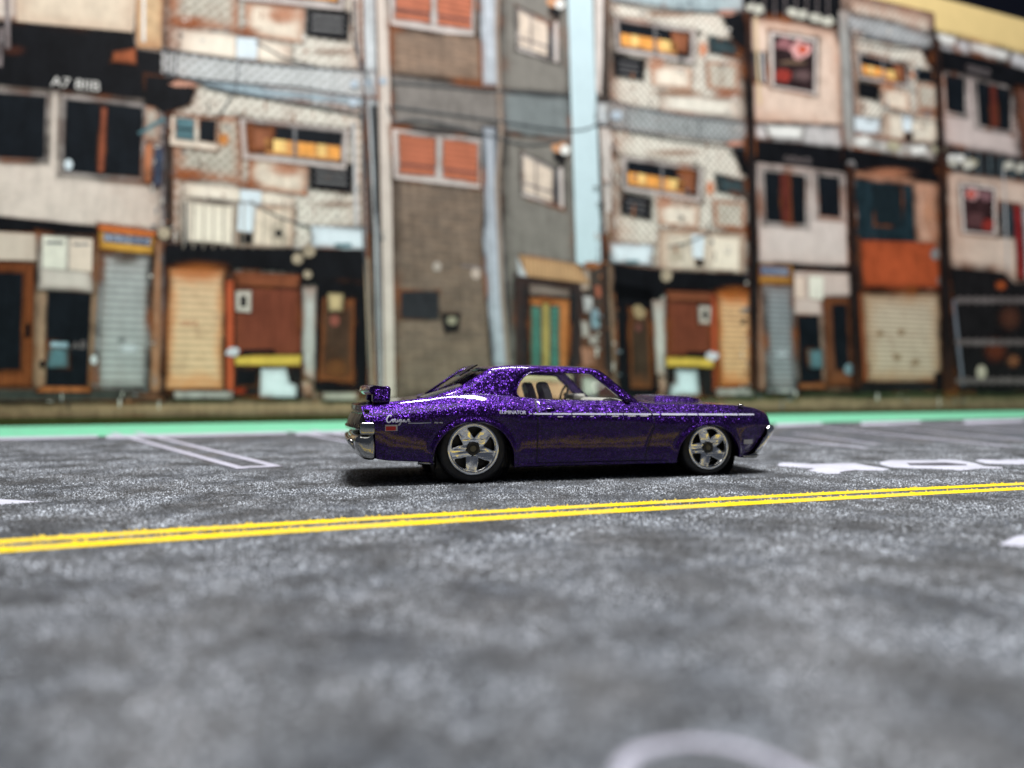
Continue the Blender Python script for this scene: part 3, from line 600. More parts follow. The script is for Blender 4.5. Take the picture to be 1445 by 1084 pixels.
piece('balcony_box', [(928, 326), (1050, 330), (1048, 390), (926, 384)], pm((222, 210, 188), .6, 'plain', .25), 23, B2)
piece('balcony_panel', [(974, 332), (992, 333), (990, 366), (976, 365)], M_bwht, 24, B2); piece('air_conditioner_panel', [(1000, 334), (1042, 338), (1040, 384), (1000, 380)], pm((232, 220, 198), .15, 'plain', .1), 24, B2)
piece('vent', R4(980, 368, 990, 376), M_dk, 25, B2); blob('fan', 953, 360, 10, 13, pm((190, 176, 154), .1, 'plain', .3), 24, B2)
for k in range(8): line('railing_bar', [(932+k*10, 330), (932+k*10, 386)], 1.3, pm((150, 140, 126), 0, 'plain', .2), 25, B2)
piece('shop_canopy', [(864, 374), (944, 384), (1060, 388), (1062, 414), (940, 410), (922, 428), (866, 420)], M_blk, 25, B2)
piece('doorway', [(868, 400), (920, 410), (928, 560), (872, 560)], M_blk, 25, B2); piece('inner_door', [(886, 436), (914, 438), (918, 548), (888, 548)], pm((66, 50, 38), .4, 'vert', .4), 26, B2)
blob('door_plate', 899, 440, 9, 11, pm((160, 138, 100), 0, 'plain', .2), 27, B2); blob('door_ornament', 899, 463, 5, 6, pm((110, 64, 56), 0, 'plain', .3), 27, B2)
piece('white_post', [(918, 424), (937, 426), (938, 534), (924, 528)], pm((184, 182, 174), .5, 'plain', .25), 26, B2)
piece('red_door', [(937, 410), (1006, 412), (1004, 508), (940, 504)], pm((116, 56, 34), .15, 'vert', .25), 26, B2); piece('door_lintel', [(938, 411), (1006, 414), (1004, 428), (940, 426)], pm((140, 76, 44), .1, 'slat', .3), 27, B2)
piece('orange_post', [(1000, 416), (1008, 416), (1010, 552), (1003, 552)], pm((186, 76, 32), .1, 'plain', .2), 27, B2)
piece('shutter_frame', [(1006, 410), (1062, 412), (1066, 552), (1010, 552)], pm((104, 62, 40), .5, 'plain', .4), 26, B2)
piece('roller_shutter', [(1009, 413), (1058, 414), (1061, 546), (1013, 546)], pm((230, 180, 126), 1.0, 'slat', .12, (190, 104, 44)), 27, B2)
stain(1034, 416, 40, 18, (186, 104, 46), .6, B2, 28)
piece('meter', [(983, 432), (1001, 433), (1000, 459), (984, 458)], pm((206, 196, 182), 0, 'plain', .1), 28, B2); piece('meter_dial', R4(989, 438, 996, 452), M_dk, 29, B2)
piece('stall_void', [(938, 518), (1006, 518), (1008, 560), (940, 560)], M_dk, 27, B2); piece('stall_top', [(937, 504), (1005, 506), (1005, 520), (938, 518)], pm((222, 184, 54), 0, 'plain', .2), 29, B2); piece('stall_goods', R4(966, 497, 996, 506), M_blk, 28, B2)
piece('stall_cloth', [(951, 522), (982, 522), (985, 558), (942, 560), (944, 544), (950, 540)], pm((206, 222, 228), 0, 'plain', .15), 29, B2)
blob('bag', 1003, 504, 9, 7, pm((206, 206, 214), 0, 'plain', .2), 30, B2); piece('door_step', R4(1008, 548, 1062, 559), pm((160, 156, 150), .2, 'plain', .3), 28, B2)
blob('lamp', 938, 390, 8, 9, pm((176, 160, 134), .1, 'plain', .4), 28, B2)

# --- house with poster window above white stucco shop
A2 = bld('pink stucco house with red picture window, above grey shutter and blue sign', [(1043, -60), (1190, -60), (1200, 190), (1204, 552), (1062, 556), (1056, 200)], pm((214, 188, 172), .35, 'plain', .15), 21)
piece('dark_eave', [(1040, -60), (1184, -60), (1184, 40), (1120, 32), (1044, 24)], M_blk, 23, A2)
for k, x in enumerate((1058, 1068, 1118, 1130, 1148, 1166)): blob('flower_pot', x, 12+4*k, 9, 7, pm((196, 196, 180), .1, 'plain', .4), 24, A2)
for k in range(9): line('railing_bar', [(1046+k*15, -10), (1046+k*15, 24+k)], 2, M_gray, 25, A2)
piece('upper_wall', [(1044, 24), (1128, 34), (1176, 44), (1187, 70), (1186, 182), (1056, 176)], pm((220, 194, 174), .6, 'plain', .15), 24, A2)
piece('window_frame', [(1084, 46), (1151, 57), (1150, 136), (1086, 124)], M_fr, 25, A2)
piece('picture_window', [(1089, 51), (1147, 61), (1146, 132), (1090, 122)], pm((50, 34, 36), .0, 'plain', .6), 26, A2)
for cx, cy, rx, ry, c in ((1104, 64, 13, 8, (150, 96, 100)), (1129, 72, 15, 14, (222, 160, 156)), (1130, 72, 7, 6, (206, 80, 40)), (1103, 108, 13, 10, (150, 44, 32)), (1130, 108, 14, 9, (96, 74, 74)), (1118, 90, 20, 3, (120, 96, 76))):
    blob('window_picture', cx, cy, rx, ry, pm(c, 0, 'plain', .4), 27+(rx < 10), A2)
piece('small_window', [(1046, 73), (1078, 78), (1080, 120), (1050, 116)], pm((58, 66, 76), .1, 'plain', .4), 25, A2)
line('pipe', [(1064, 26), (1066, 80), (1070, 150)], 6, pm((214, 196, 150), .2, 'plain', .2), 27, A2); line('pipe', [(1072, 76), (1076, 118)], 5, M_lg, 27, A2)
piece('roof_slab', [(1055, 176), (1186, 180), (1192, 214), (1120, 206), (1062, 200)], pm((196, 192, 190), .2, 'plain', .3), 26, A2); piece('roof_slab_face', [(1078, 178), (1132, 180), (1130, 198), (1082, 196)], M_white, 27, A2)
piece('dark_eave', [(1048, 198), (1120, 204), (1198, 214), (1200, 246), (1120, 236), (1058, 230)], M_blk, 27, A2)
ptext('OIDNCD', [(1104, 221), (1142, 225), (1142, 234), (1104, 230)], M_gray, 28, A2)
piece('stucco_wall', [(1058, 230), (1120, 236), (1198, 246), (1200, 380), (1120, 376), (1064, 374)], pm((206, 192, 184), .2, 'plain', .12), 27, A2)
piece('window_frame', [(1072, 240), (1137, 247), (1137, 322), (1076, 317)], M_fr, 28, A2); piece('window_pane', [(1076, 244), (1133, 250), (1133, 318), (1079, 313)], M_navy, 29, A2); piece('curtain', [(1098, 247), (1111, 248), (1113, 315), (1101, 314)], pm((92, 36, 26), 0, 'plain', .3), 30, A2)
piece('window_frame', [(1148, 246), (1184, 250), (1186, 312), (1150, 309)], M_fr, 28, A2); piece('window_pane', [(1152, 249), (1181, 253), (1183, 308), (1154, 305)], M_navy, 29, A2)
stain(1068, 290, 14, 40, (150, 100, 76), .8, A2, 28)
piece('shop_sign', [(1064, 373), (1116, 375), (1116, 403), (1066, 402)], pm((186, 130, 44), .3, 'plain', .2), 30, A2); piece('sign_panel', [(1070, 376), (1110, 379), (1110, 391), (1070, 389)], pm((70, 86, 122), 0, 'plain', .15), 31, A2)
ptext('OLZMBB', [(1073, 379), (1108, 381), (1108, 389), (1073, 387)], pm((170, 176, 186), 0, 'plain', .1), 32, A2)
piece('shop_awning', [(1114, 374), (1202, 378), (1204, 386), (1114, 383)], M_blk, 28, A2); piece('ground_floor_wall', [(1064, 380), (1202, 386), (1204, 552), (1066, 552)], pm((166, 138, 120), .5, 'plain', .2), 28, A2)
piece('notice_wall', [(1116, 384), (1200, 388), (1200, 424), (1160, 446), (1118, 444)], pm((202, 182, 172), .1, 'plain', .12), 29, A2)
piece('notice', [(1118, 391), (1132, 392), (1133, 422), (1119, 421)], pm((222, 198, 180), 0, 'plain', .1), 30, A2); piece('notice', [(1138, 390), (1159, 392), (1159, 424), (1139, 422)], pm((226, 222, 206), 0, 'plain', .1), 30, A2)
piece('shutter_frame', [(1073, 402), (1116, 404), (1124, 555), (1080, 555)], M_lg, 29, A2); piece('roller_shutter', [(1075, 403), (1114, 405), (1120, 548), (1083, 548)], pm((142, 148, 152), .15, 'slat', .2), 30, A2)
stain(1100, 500, 16, 10, (200, 206, 212), .8, A2, 31)
piece('doorway', [(1122, 446), (1152, 446), (1157, 540), (1127, 540)], M_navy, 30, A2); piece('meter_box', [(1137, 494), (1157, 494), (1158, 520), (1139, 520)], M_teal, 31, A2)
piece('door_frame', [(1158, 420), (1198, 420), (1204, 546), (1164, 546)], pm((110, 66, 42), .4, 'vert', .3), 30, A2); piece('door_pane', [(1172, 432), (1190, 432), (1194, 522), (1177, 522)], M_navy, 31, A2); blob('door_knob', 1195, 522, 7, 8, pm((120, 150, 160), 0, 'plain', .3), 32, A2)
piece('door_step', [(1124, 541), (1160, 541), (1162, 549), (1122, 550)], pm((140, 82, 44), .4, 'plain', .3), 32, A2)
# --- pole right of the picture window
Gp = bld('pale utility pole right of the upper red picture window', [(1180, 18), (1194, 18), (1203, 195), (1198, 215), (1188, 195)], pm((150, 150, 146), .2, 'plain', .2), 34, 'printed_poles')
line('cable', [(1194, 30), (1198, 100), (1202, 190)], 4, M_cab, 35, Gp)
# --- third lattice house, top right
B3 = bld('small third lattice house with one orange window near the yellow poster header', [(1190, -10), (1316, 20), (1326, 245), (1205, 240)], M_lat, 24)
piece('roof_slab', [(1182, 18), (1250, 32), (1316, 50), (1318, 74), (1250, 62), (1196, 46)], pm((186, 190, 194), .1, 'lattice', .3), 28, B3)
orange_window(B3, [(1206, 75), (1277, 92), (1282, 126), (1211, 113)], True, 28)
piece('air_conditioner', [(1208, 117), (1238, 122), (1237, 144), (1210, 138)], M_blk, 28, B3)
piece('wall_panel', [(1240, 124), (1280, 132), (1282, 160), (1242, 152)], pm((226, 210, 188), .8, 'plain', .2), 28, B3); piece('wall_panel', [(1290, 118), (1320, 122), (1322, 158), (1292, 154)], pm((216, 206, 190), .9, 'lattice', .2), 28, B3)
piece('small_window', [(1290, 98), (1318, 104), (1318, 118), (1292, 114)], M_navy, 29, B3); piece('roof_void', [(1296, 70), (1318, 74), (1322, 104), (1308, 92)], M_blk, 29, B3)
piece('shop_sign', [(1200, 165), (1240, 170), (1238, 192), (1200, 188)], M_bwht, 29, B3); piece('balcony_box', [(1244, 160), (1322, 168), (1324, 205), (1246, 198)], pm((222, 212, 192), .5, 'plain', .25), 28, B3)
piece('balcony_panel', [(1270, 164), (1284, 166), (1283, 188), (1271, 186)], M_bwht, 29, B3); piece('vent', R4(1274, 190, 1284, 200), M_dk, 30, B3)
for pts in ([(1196, 52), (1240, 60), (1318, 72)], [(1200, 60), (1260, 72), (1300, 70)], [(1242, 150), (1290, 172), (1322, 176)]): line('cable', pts, 2.5, M_cab, 30, B3)
stain(1284, 108, 7, 12, (190, 112, 60), .9, B3, 30); stain(1300, 160, 26, 8, (150, 84, 44), .8, B3, 30); stain(1250, 124, 16, 14, (180, 110, 64), .6, B3, 30)
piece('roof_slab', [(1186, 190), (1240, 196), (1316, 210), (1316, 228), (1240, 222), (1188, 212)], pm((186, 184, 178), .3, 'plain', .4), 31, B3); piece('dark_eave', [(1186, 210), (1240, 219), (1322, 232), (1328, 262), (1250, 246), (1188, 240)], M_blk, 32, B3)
for k, (x, y) in enumerate(((1215, 202), (1258, 208), (1292, 214), (1322, 214), (1345, 226), (1365, 232))): blob('roof_item', x, y, 12, 7, M_white if k % 2 == 0 else pm((170, 164, 136), .2, 'plain', .4), 36, B3)
# --- rusty house with orange panel
H = bld('rust-stained house with dark teal window over an orange panel and beige shutter', [(1192, 228), (1322, 236), (1332, 548), (1202, 552)], pm((198, 152, 126), .7, 'plain', .3), 30)
piece('dark_window', [(1193, 252), (1222, 258), (1284, 263), (1288, 342), (1200, 340)], pm((24, 44, 52), 0, 'plain', .5), 33, H); piece('window_pane', [(1230, 266), (1268, 268), (1270, 320), (1232, 318)], pm((20, 34, 40), 0, 'plain', .3), 34, H)
piece('orange_panel', [(1198, 340), (1316, 344), (1328, 408), (1206, 410)], pm((176, 72, 18), .35, 'plain', .3, (90, 40, 26)), 34, H)
piece('dark_post', [(1196, 335), (1210, 336), (1222, 548), (1204, 548)], pm((52, 36, 32), .3, 'plain', .4), 35, H); line('rust_post', [(1210, 415), (1218, 538)], 8, pm((136, 66, 34), .3, 'plain', .3), 36, H)
piece('shutter_frame', [(1208, 410), (1326, 412), (1330, 545), (1214, 545)], pm((124, 70, 44), .5, 'plain', .3), 35, H); piece('roller_shutter', [(1213, 416), (1322, 416), (1324, 540), (1220, 540)], pm((206, 186, 160), .7, 'slat', .15, (164, 118, 78)), 36, H)
for cx, cy in ((1238, 472), (1268, 470), (1262, 505), (1288, 512)): stain(cx, cy, 9, 8, (140, 108, 70), .9, H, 37)
piece('shutter_sill', [(1204, 540), (1335, 540), (1340, 552), (1204, 554)], M_dk, 38, H); piece('sack', [(1315, 528), (1345, 526), (1346, 548), (1316, 548)], M_blk, 39, H)
stain(1250, 246, 50, 12, (196, 130, 98), .8, H, 34); stain(1306, 300, 14, 40, (206, 150, 116), .7, H, 34)
for cx, cy in ((1197, 236), (1197, 262), (1200, 306), (1316, 360), (1325, 397)): blob('lamp', cx, cy, 7, 8, pm((130, 128, 128), 0, 'plain', .5), 37, H)
# --- stucco house at the top right
A3 = bld('upper right white stucco house with two dark windows below the header', [(1318, 50), (1500, 92), (1560, 260), (1325, 250)], pm((200, 184, 178), .2, 'plain', .15), 26)
piece('roof_slab', [(1316, 48), (1445, 80), (1600, 116), (1600, 150), (1445, 112), (1318, 78)], pm((196, 196, 198), .1, 'plain', .3), 31, A3)
for q in ([(1318, 48), (1346, 54), (1346, 68), (1318, 62)], [(1366, 60), (1422, 74), (1420, 92), (1366, 76)]): piece('roof_slab_face', q, M_white, 32, A3)
piece('dark_eave', [(1312, 70), (1380, 84), (1445, 102), (1600, 146), (1600, 180), (1445, 132), (1380, 110), (1318, 98)], M_blk, 33, A3)
ptext('OIDNCD', [(1360, 93), (1394, 101), (1393, 110), (1360, 102)], M_gray, 34, A3)
piece('window_frame', [(1326, 104), (1360, 110), (1361, 167), (1330, 162)], M_fr, 31, A3); piece('window_pane', [(1330, 107), (1357, 112), (1358, 163), (1333, 158)], M_navy, 32, A3)
piece('window_frame', [(1372, 114), (1426, 124), (1426, 190), (1375, 181)], M_fr, 31, A3); piece('window_pane', [(1375, 118), (1422, 128), (1422, 187), (1379, 178)], M_navy, 32, A3); piece('curtain', [(1393, 122), (1402, 124), (1404, 183), (1396, 181)], pm((92, 36, 26), 0, 'plain', .3), 33, A3)
piece('side_wall', [(1428, 120), (1600, 160), (1600, 270), (1440, 240)], pm((60, 60, 66), .5, 'plain', .5), 33, A3)
# --- right edge: picture window house and dark railing shop
I = bld('cream house with red picture window and white pipes at the right edge', [(1324, 210), (1600, 250), (1640, 552), (1336, 552)], pm((214, 190, 172), .4, 'plain', .18), 32)
piece('dark_eave', [(1318, 205), (1380, 216), (1445, 226), (1640, 262), (1640, 292), (1445, 256), (1380, 248), (1320, 240)], pm((36, 42, 46), .1, 'plain', .5), 35, I)
for k in range(12): line('railing_bar', [(1345+k*16, 212+k*2.6), (1345+k*16, 243+k*2.6)], 3, pm((104, 124, 130), 0, 'plain', .3), 36, I)
for k, x in enumerate((1342, 1362, 1418, 1436)): blob('flower_pot', x, 232+k*2, 9, 7, pm((190, 188, 174), .1, 'plain', .4), 37, I)
piece('window_frame', [(1350, 260), (1402, 266), (1402, 334), (1354, 330)], M_fr, 34, I); piece('picture_window', [(1354, 264), (1398, 270), (1398, 331), (1358, 327)], pm((58, 34, 36), .0, 'plain', .6), 35, I)
for cx, cy, rx, ry, c in ((1368, 276, 12, 11, (190, 140, 140)), (1366, 276, 6, 5, (196, 66, 40)), (1388, 278, 9, 8, (130, 90, 96)), (1372, 312, 12, 10, (96, 60, 62)), (1390, 318, 9, 10, (150, 40, 30))): blob('window_picture', cx, cy, rx, ry, pm(c, 0, 'plain', .4), 36+(rx < 8), I)
piece('small_window', [(1406, 286), (1432, 290), (1432, 338), (1408, 334)], pm((46, 58, 66), .1, 'plain', .4), 35, I); line('pipe', [(1412, 240), (1416, 340), (1418, 390)], 5, M_lg, 37, I)
piece('red_post', [(1426, 290), (1436, 290), (1442, 396), (1432, 396)], pm((150, 24, 28), 0, 'plain', .3), 37, I); piece('white_board', [(1436, 296), (1560, 300), (1560, 390), (1441, 388)], pm((212, 212, 214), .1, 'slat', .1), 36, I)
piece('dark_shopfront', [(1330, 378), (1412, 386), (1428, 402), (1640, 410), (1640, 552), (1334, 552)], pm((24, 22, 24), 0, 'plain', .5), 38, I)
stain(1408, 404, 12, 10, (196, 96, 50), .95, I, 39); stain(1400, 495, 24, 26, (120, 60, 40), .7, I, 39); stain(1420, 450, 24, 26, (110, 66, 50), .6, I, 39); stain(1425, 510, 14, 14, (170, 110, 76), .7, I, 40)
line('fence_post', [(1341, 424), (1354, 545)], 8, pm((112, 116, 128), 0, 'plain', .2), 40, I)
for y0, y1 in ((424, 427), (483, 482), (537, 536)):
    line('fence_rail', [(1341, y0), (1560, y1)], 2, M_gray, 40, I)
    for k in range(9): blob('fence_ring', 1350+k*11.5, y0+1, 5.5, 5.5, pm((104, 96, 96), .1, 'plain', .4), 41, I)
blob('figurine', 1380, 526, 7, 10, pm((180, 170, 150), 0, 'plain', .3), 42, I)
# dark gaps between the houses
for q in ([(1048, 20), (1056, 20), (1066, 380), (1064, 550), (1056, 550), (1054, 380)], [(1190, 236), (1200, 236), (1210, 548), (1200, 548)], [(1320, 235), (1330, 236), (1342, 552), (1326, 552)], [(1314, 60), (1322, 60), (1328, 240), (1320, 240)]):
    piece('printed_gap', q, pm((26, 22, 23), .12, 'plain', .5), 43, poster)
# fine clutter of the printed scene, too small to pick apart
gm = [pm((60, 52, 46), 0, 'plain', .3), pm((150, 96, 60), 0, 'plain', .3), pm((214, 208, 198), 0, 'plain', .2), pm((110, 120, 128), 0, 'plain', .3)]
gv, gf, gi = [], [], []
for k in range(620):
    reg = random.choice(((236, 0, 520, 345), (236, 0, 520, 345), (862, 0, 1046, 372), (862, 0, 1046, 372), (1195, 40, 1318, 215), (205, 130, 245, 540), (1040, 380, 1065, 550), (500, 0, 552, 540), (835, 140, 870, 550), (1320, 230, 1445, 260), (0, 545, 1445, 566)))
    x = random.uniform(reg[0], reg[2]); y = random.uniform(reg[1], reg[3]); w = random.uniform(1.5, 8); h = random.uniform(1, 4)
    if random.random() < .4: w, h = h*.7, w*1.8
    q = [uv(x, y), uv(x+w, y+w*.08), uv(x+w, y+h+w*.08), uv(x, y+h)]; n0 = len(gv)
    gv += [(a[0], a[1], LAY*8.5 if x < 560 else LAY*31.5) for a in q]; gf.append((n0+3, n0+2, n0+1, n0)); gi.append(random.choices((0, 1, 2, 3), (3, 3, 2, 2))[0])
gr = mesh_obj('printed_clutter', gv, gf, None, poster); [gr.data.materials.append(x) for x in gm]
for p, i in zip(gr.data.polygons, gi): p.material_index = i
gr['kind'] = 'stuff'

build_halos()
# ================================================================ the toy car
YAW = math.radians(14.15)
car = empty('toy_car', (-0.911, 12.361, 0)); car.rotation_euler = (0, 0, YAW)
tag(car, 'metallic purple toy muscle car with chrome five-spoke wheels and white side stripe', 'toy car')
def flake_paint():
    m, nt, b = new_mat('purple_flake_paint'); tc = N(nt, 'ShaderNodeTexCoord')
    v = N(nt, 'ShaderNodeTexVoronoi', Scale=80); nt.links.new(tc.outputs['Object'], v.inputs['Vector'])
    v2 = N(nt, 'ShaderNodeTexVoronoi', Scale=140); nt.links.new(tc.outputs['Object'], v2.inputs['Vector'])
    def vm(op, a, b_=None, sc=None):
        n = nt.nodes.new('ShaderNodeVectorMath'); n.operation = op; nt.links.new(a, n.inputs[0])
        if b_ is not None:
            if isinstance(b_, tuple): n.inputs[1].default_value = b_
            else: nt.links.new(b_, n.inputs[1])
        if sc is not None: n.inputs['Scale'].default_value = sc
        return n.outputs[0]
    d = vm('SCALE', vm('SUBTRACT', v.outputs['Color'], (.5, .5, .5)), sc=.62)
    d2 = vm('SCALE', vm('SUBTRACT', v2.outputs['Color'], (.5, .5, .5)), sc=.3)
    g = N(nt, 'ShaderNodeNewGeometry')
    nn = vm('NORMALIZE', vm('ADD', vm('ADD', g.outputs['Normal'], d), d2)); nt.links.new(nn, b.inputs['Normal'])
    sx = N(nt, 'ShaderNodeSeparateColor'); nt.links.new(v.outputs['Color'], sx.inputs[0])
    c = mixc(nt, ramp(nt, sx.outputs[0], .3, 1.0), (.010, .001, .034), (.044, .007, .175))
    c = mixc(nt, ramp(nt, sx.outputs[2], .86, .9), c, (.09, .022, .32))
    nt.links.new(c, b.inputs['Base Color'])
    b.inputs['Metallic'].default_value = .9; b.inputs['Roughness'].default_value = .34
    b.inputs['Coat Weight'].default_value = 1.0; b.inputs['Coat Roughness'].default_value = .045; b.inputs['Coat IOR'].default_value = 1.38
    nz = N(nt, 'ShaderNodeTexNoise', Scale=2.2, Detail=3); nt.links.new(tc.outputs['Object'], nz.inputs['Vector'])
    bp = N(nt, 'ShaderNodeBump', Strength=.25, Distance=.02); bp.inputs['Strength'].default_value = .12; nt.links.new(nz.outputs[0], bp.inputs['Height']); nt.links.new(bp.outputs[0], b.inputs['Coat Normal'])
    return m
M_pur = flake_paint()
def simple(name, c, rough, metal=0, coat=0, var=.25, sc=6.0, bump=0.0):
    m, nt, b = new_mat(name); tc = N(nt, 'ShaderNodeTexCoord'); n = N(nt, 'ShaderNodeTexNoise', Scale=sc, Detail=4); nt.links.new(tc.outputs['Object'], n.inputs['Vector'])
    nt.links.new(mixc(nt, n.outputs[0], tuple(v*(1-var) for v in c), tuple(min(1, v*(1+var)) for v in c)), b.inputs['Base Color'])
    nt.links.new(ramp(nt, n.outputs[0], .3, .7, rough*.8, min(1, rough*1.25)), b.inputs['Roughness'])
    b.inputs['Metallic'].default_value = metal; b.inputs['Coat Weight'].default_value = coat
    if bump:
        bp = N(nt, 'ShaderNodeBump', Strength=bump, Distance=.01); nt.links.new(n.outputs[0], bp.inputs['Height']); nt.links.new(bp.outputs[0], b.inputs['Normal'])
    return m
M_chr = simple('chrome_plating', (.40, .40, .39), .12, 1, 0, .15, 5, .4); M_rim = simple('wheel_chrome', (.85, .86, .86), .12, 1, 0, .1, 5, .2); M_tyre = simple('black_tyre_plastic', (.012, .012, .013), .5, 0, 0, .3, 20, .2)
M_base = simple('black_base_plastic', (.01, .01, .012), .35); M_hub = simple('dark_hub', (.02, .02, .018), .4); M_pin = simple('axle_pin', (.16, .14, .08), .5)
M_int = simple('grey_interior_plastic', (.62, .60, .57), .5); M_dash = simple('pale_dash_plastic', (.50, .50, .45), .5); M_lou = simple('black_louvre_plastic', (.012, .01, .016), .25)
M_ink = simple('white_tampo_ink', (.48, .49, .60), .45, 0, 0, .2, 30); M_ink2 = simple('silver_tampo_ink', (.50, .49, .52), .4, 0, 0, .3, 30); M_red = simple('red_tampo_ink', (.50, .012, .02), .4, 0, 0, .3, 30)
M_groove = simple('panel_gap', (.004, .002, .008), .6)
M_lampred = simple('tail_lamp_chrome', (.20, .17, .15), .16, 1, 0, .3, 14, .4)
m, nt, b = new_mat('clear_window_plastic'); nt.nodes.remove(b)
tr = N(nt, 'ShaderNodeBsdfTransparent'); tr.inputs[0].default_value = (.96, .96, .955, 1); gs = N(nt, 'ShaderNodeBsdfGlossy', Roughness=.04); fr = N(nt, 'ShaderNodeFresnel', IOR=1.45); mx = N(nt, 'ShaderNodeMixShader')
nt.links.new(fr.outputs[0], mx.inputs[0]); nt.links.new(tr.outputs[0], mx.inputs[1]); nt.links.new(gs.outputs[0], mx.inputs[2]); nt.links.new(mx.outputs[0], nt.nodes['Material Output'].inputs[0]); M_gls = m

CREST = [(-1.7, 1.205), (-1.5, 1.245), (-1.26, 1.285), (-.86, 1.33), (-.5, 1.375), (-.2, 1.40), (.15, 1.405), (.56, 1.375), (1.05, 1.325), (1.3, 1.305), (2.7, 1.282), (2.9, 1.262), (3.1, 1.235), (3.9, 1.225), (4.55, 1.207), (5.0, 1.178), (5.2, 1.15), (5.3, 1.13), (5.45, 1.04)]
def crest(x): return smooth_tab(CREST, x, .12)
ARC = ((0.0, .335, .65, .64), (4.085, .29, .60, .585))
def zbot(x):
    z = interp([(-1.6, .43), (-1.4, .40), (-.66, .36), (-.64, .25), (3.4, .235), (4.7, .31), (5.4, .33)], x)
    for cx, cz, rx, rz in ARC:
        t = (x-cx)/rx
        if abs(t) < 1: z = max(z, cz+rz*math.sqrt(1-t*t)*(1.0) if True else z)
    return z
def halfw(x):       # plan outline
    return smooth_tab([(-1.75, 1.25), (-1.5, 1.29), (-.9, 1.33), (0, 1.355), (1.0, 1.335), (2.2, 1.32), (3.4, 1.335), (4.1, 1.34), (4.7, 1.30), (5.1, 1.23), (5.4, 1.13)], x, .25)
def yside(x, z):
    zc = crest(x); zs = zc-.32; w = halfw(x)
    if z > zs:
        t = min(1, (z-zs)/(zc-zs)); y = w-.19*(1-math.cos(t*math.radians(84)))/(1-math.cos(math.radians(84)))
    else:
        t = (zs-z)/(zs-.25); y = w-.085*t*t-.012*math.sin(min(1, t*1.4)*math.pi)
    for cx, cz, rx, rz in ARC:
        if z > cz-.25:
            r = math.hypot((x-cx)/rx, max(0, z-cz)/rz); y += .035*math.exp(-((r-1.03)/.075)**2)*(1 if z <= zs+.05 else math.exp(-((z-zs-.05)/.06)**2))
    return y
XF = [(.25, 4.86), (.31, 4.90), (.45, 5.03), (.81, 5.27), (.86, 5.365), (1.03, 5.365), (1.10, 5.32), (1.15, 5.26), (1.25, 5.2)]
XR = [(.40, -1.50), (.61, -1.515), (.93, -1.53), (1.0, -1.665), (1.1, -1.685), (1.2, -1.68), (1.3, -1.66)]
NR = 22
xsn = []
x = -1.6
while x < 5.36: xsn.append(x); x += .045
for cx, cz, rx, rz in ARC:
    for t in (1.0, .999, .995, .985, .965, .94, .9, .86): xsn += [cx-rx*t, cx+rx*t]
    xsn += [cx-rx-.001, cx+rx+.001]
xsn = sorted(set(round(v, 4) for v in xsn))+[5.4]
def warp(s_, z):
    if s_ > 4.72:
        return 4.72+(s_-4.72)/(5.4-4.72)*(interp(XF, z)-4.72)
    if s_ < -1.25:
        return -1.25+(s_+1.25)/(-1.6+1.25)*(interp(XR, z)+1.25)
    return s_
def cabin(x):      # how far the top deck is sunk inside the cabin
    return max(0, min(1, (x+.35)/.2))*max(0, min(1, (2.75-x)/.15))
ZF = [0, .06]
def section(s_):
    zb = zbot(s_); zc = crest(s_); pts = []
    if s_ > 5.1: zc = zc
    xm = s_
    pts.append((warp(s_, zb), yside(xm, zb)-.16, zb+.015)); pts.append((warp(s_, zb), yside(xm, zb)-.02, zb-.004))
    for i in range(NR):
        t = i/(NR-1); z = zb+.012+(zc-zb-.012)*(t if True else t); pts.append((warp(s_, z), yside(xm, z), z))
    ye = pts[-1][1]
    for f_, dz in ((.985, .010), (.95, .014), (.9, .012)):
        pts.append((pts[-1][0], ye*f_, zc+dz))
    cb = cabin(s_)
    hood = max(0, min(1, (s_-2.8)/.4)); trunk = max(0, min(1, (-.5-s_)/.3))
    for f_ in (.86, .8, .6, .35, .12, 0.0):
        up = .012
        if hood: up = .012+hood*(.055*(1-(f_/.9)**2))*max(0, min(1, (5.35-s_)/1.0))
        if trunk: up = .012-.02*(1-f_)
        pts.append((pts[-1][0], ye*f_, zc+up-cb*.16))
    return pts
secs = [section(s_) for s_ in xsn]
# bow the nose and tail in plan: centre sits further out than the corners
def bow(p, s_):
    x, y, z = p; k = 1-(abs(y)/1.25)**2
    if s_ > 4.7: x += .10*k*(s_-4.7)/.7
    if s_ < -1.2: x -= .17*max(k, 0)*(-1.2-s_)/.4
    return (x, y, z)
V, Fc = [], []; nP = len(secs[0])
full = 2*nP-1
for s_, sc_ in zip(xsn, secs):
    row = [bow((p[0], -p[1], p[2]), s_) for p in sc_]+[bow((p[0], p[1], p[2]), s_) for p in sc_[-2::-1]]
    V += row
for i in range(len(xsn)-1):
    for j in range(full-1):
        a = i*full+j; Fc.append((a, a+1, a+full+1, a+full)[::-1])
# end caps, row by row from the near side to the far side
def cap(i, flip):
    base = i*full; ncap = 9; grid = []
    for j in range(1, nP):
        a = V[base+j]; c = V[base+full-1-j]; r = []
        for k in range(ncap+1):
            t = k/ncap; r.append((a[0]+(c[0]-a[0])*t, a[1]+(c[1]-a[1])*t, a[2]+(c[2]-a[2])*t))
        out = []
        for p in r:
            s_ = xsn[i]; k0 = 1-(abs(a[1])/1.25)**2; kk = 1-(abs(p[1])/1.25)**2
            dx = (.10*(kk-k0)) if s_ > 0 else -.17*(kk-k0)
            out.append((p[0]+dx, p[1], p[2]))
        n0 = len(V); V.extend(out); grid.append(n0)
    for g0, g1 in zip(grid, grid[1:]):
        for k in range(ncap): Fc.append((g0+k, g0+k+1, g1+k+1, g1+k)[::(-1 if flip else 1)])
cap(0, False); cap(len(xsn)-1, True)
body = mesh_obj('body', V, Fc, M_pur, car, smooth=True)
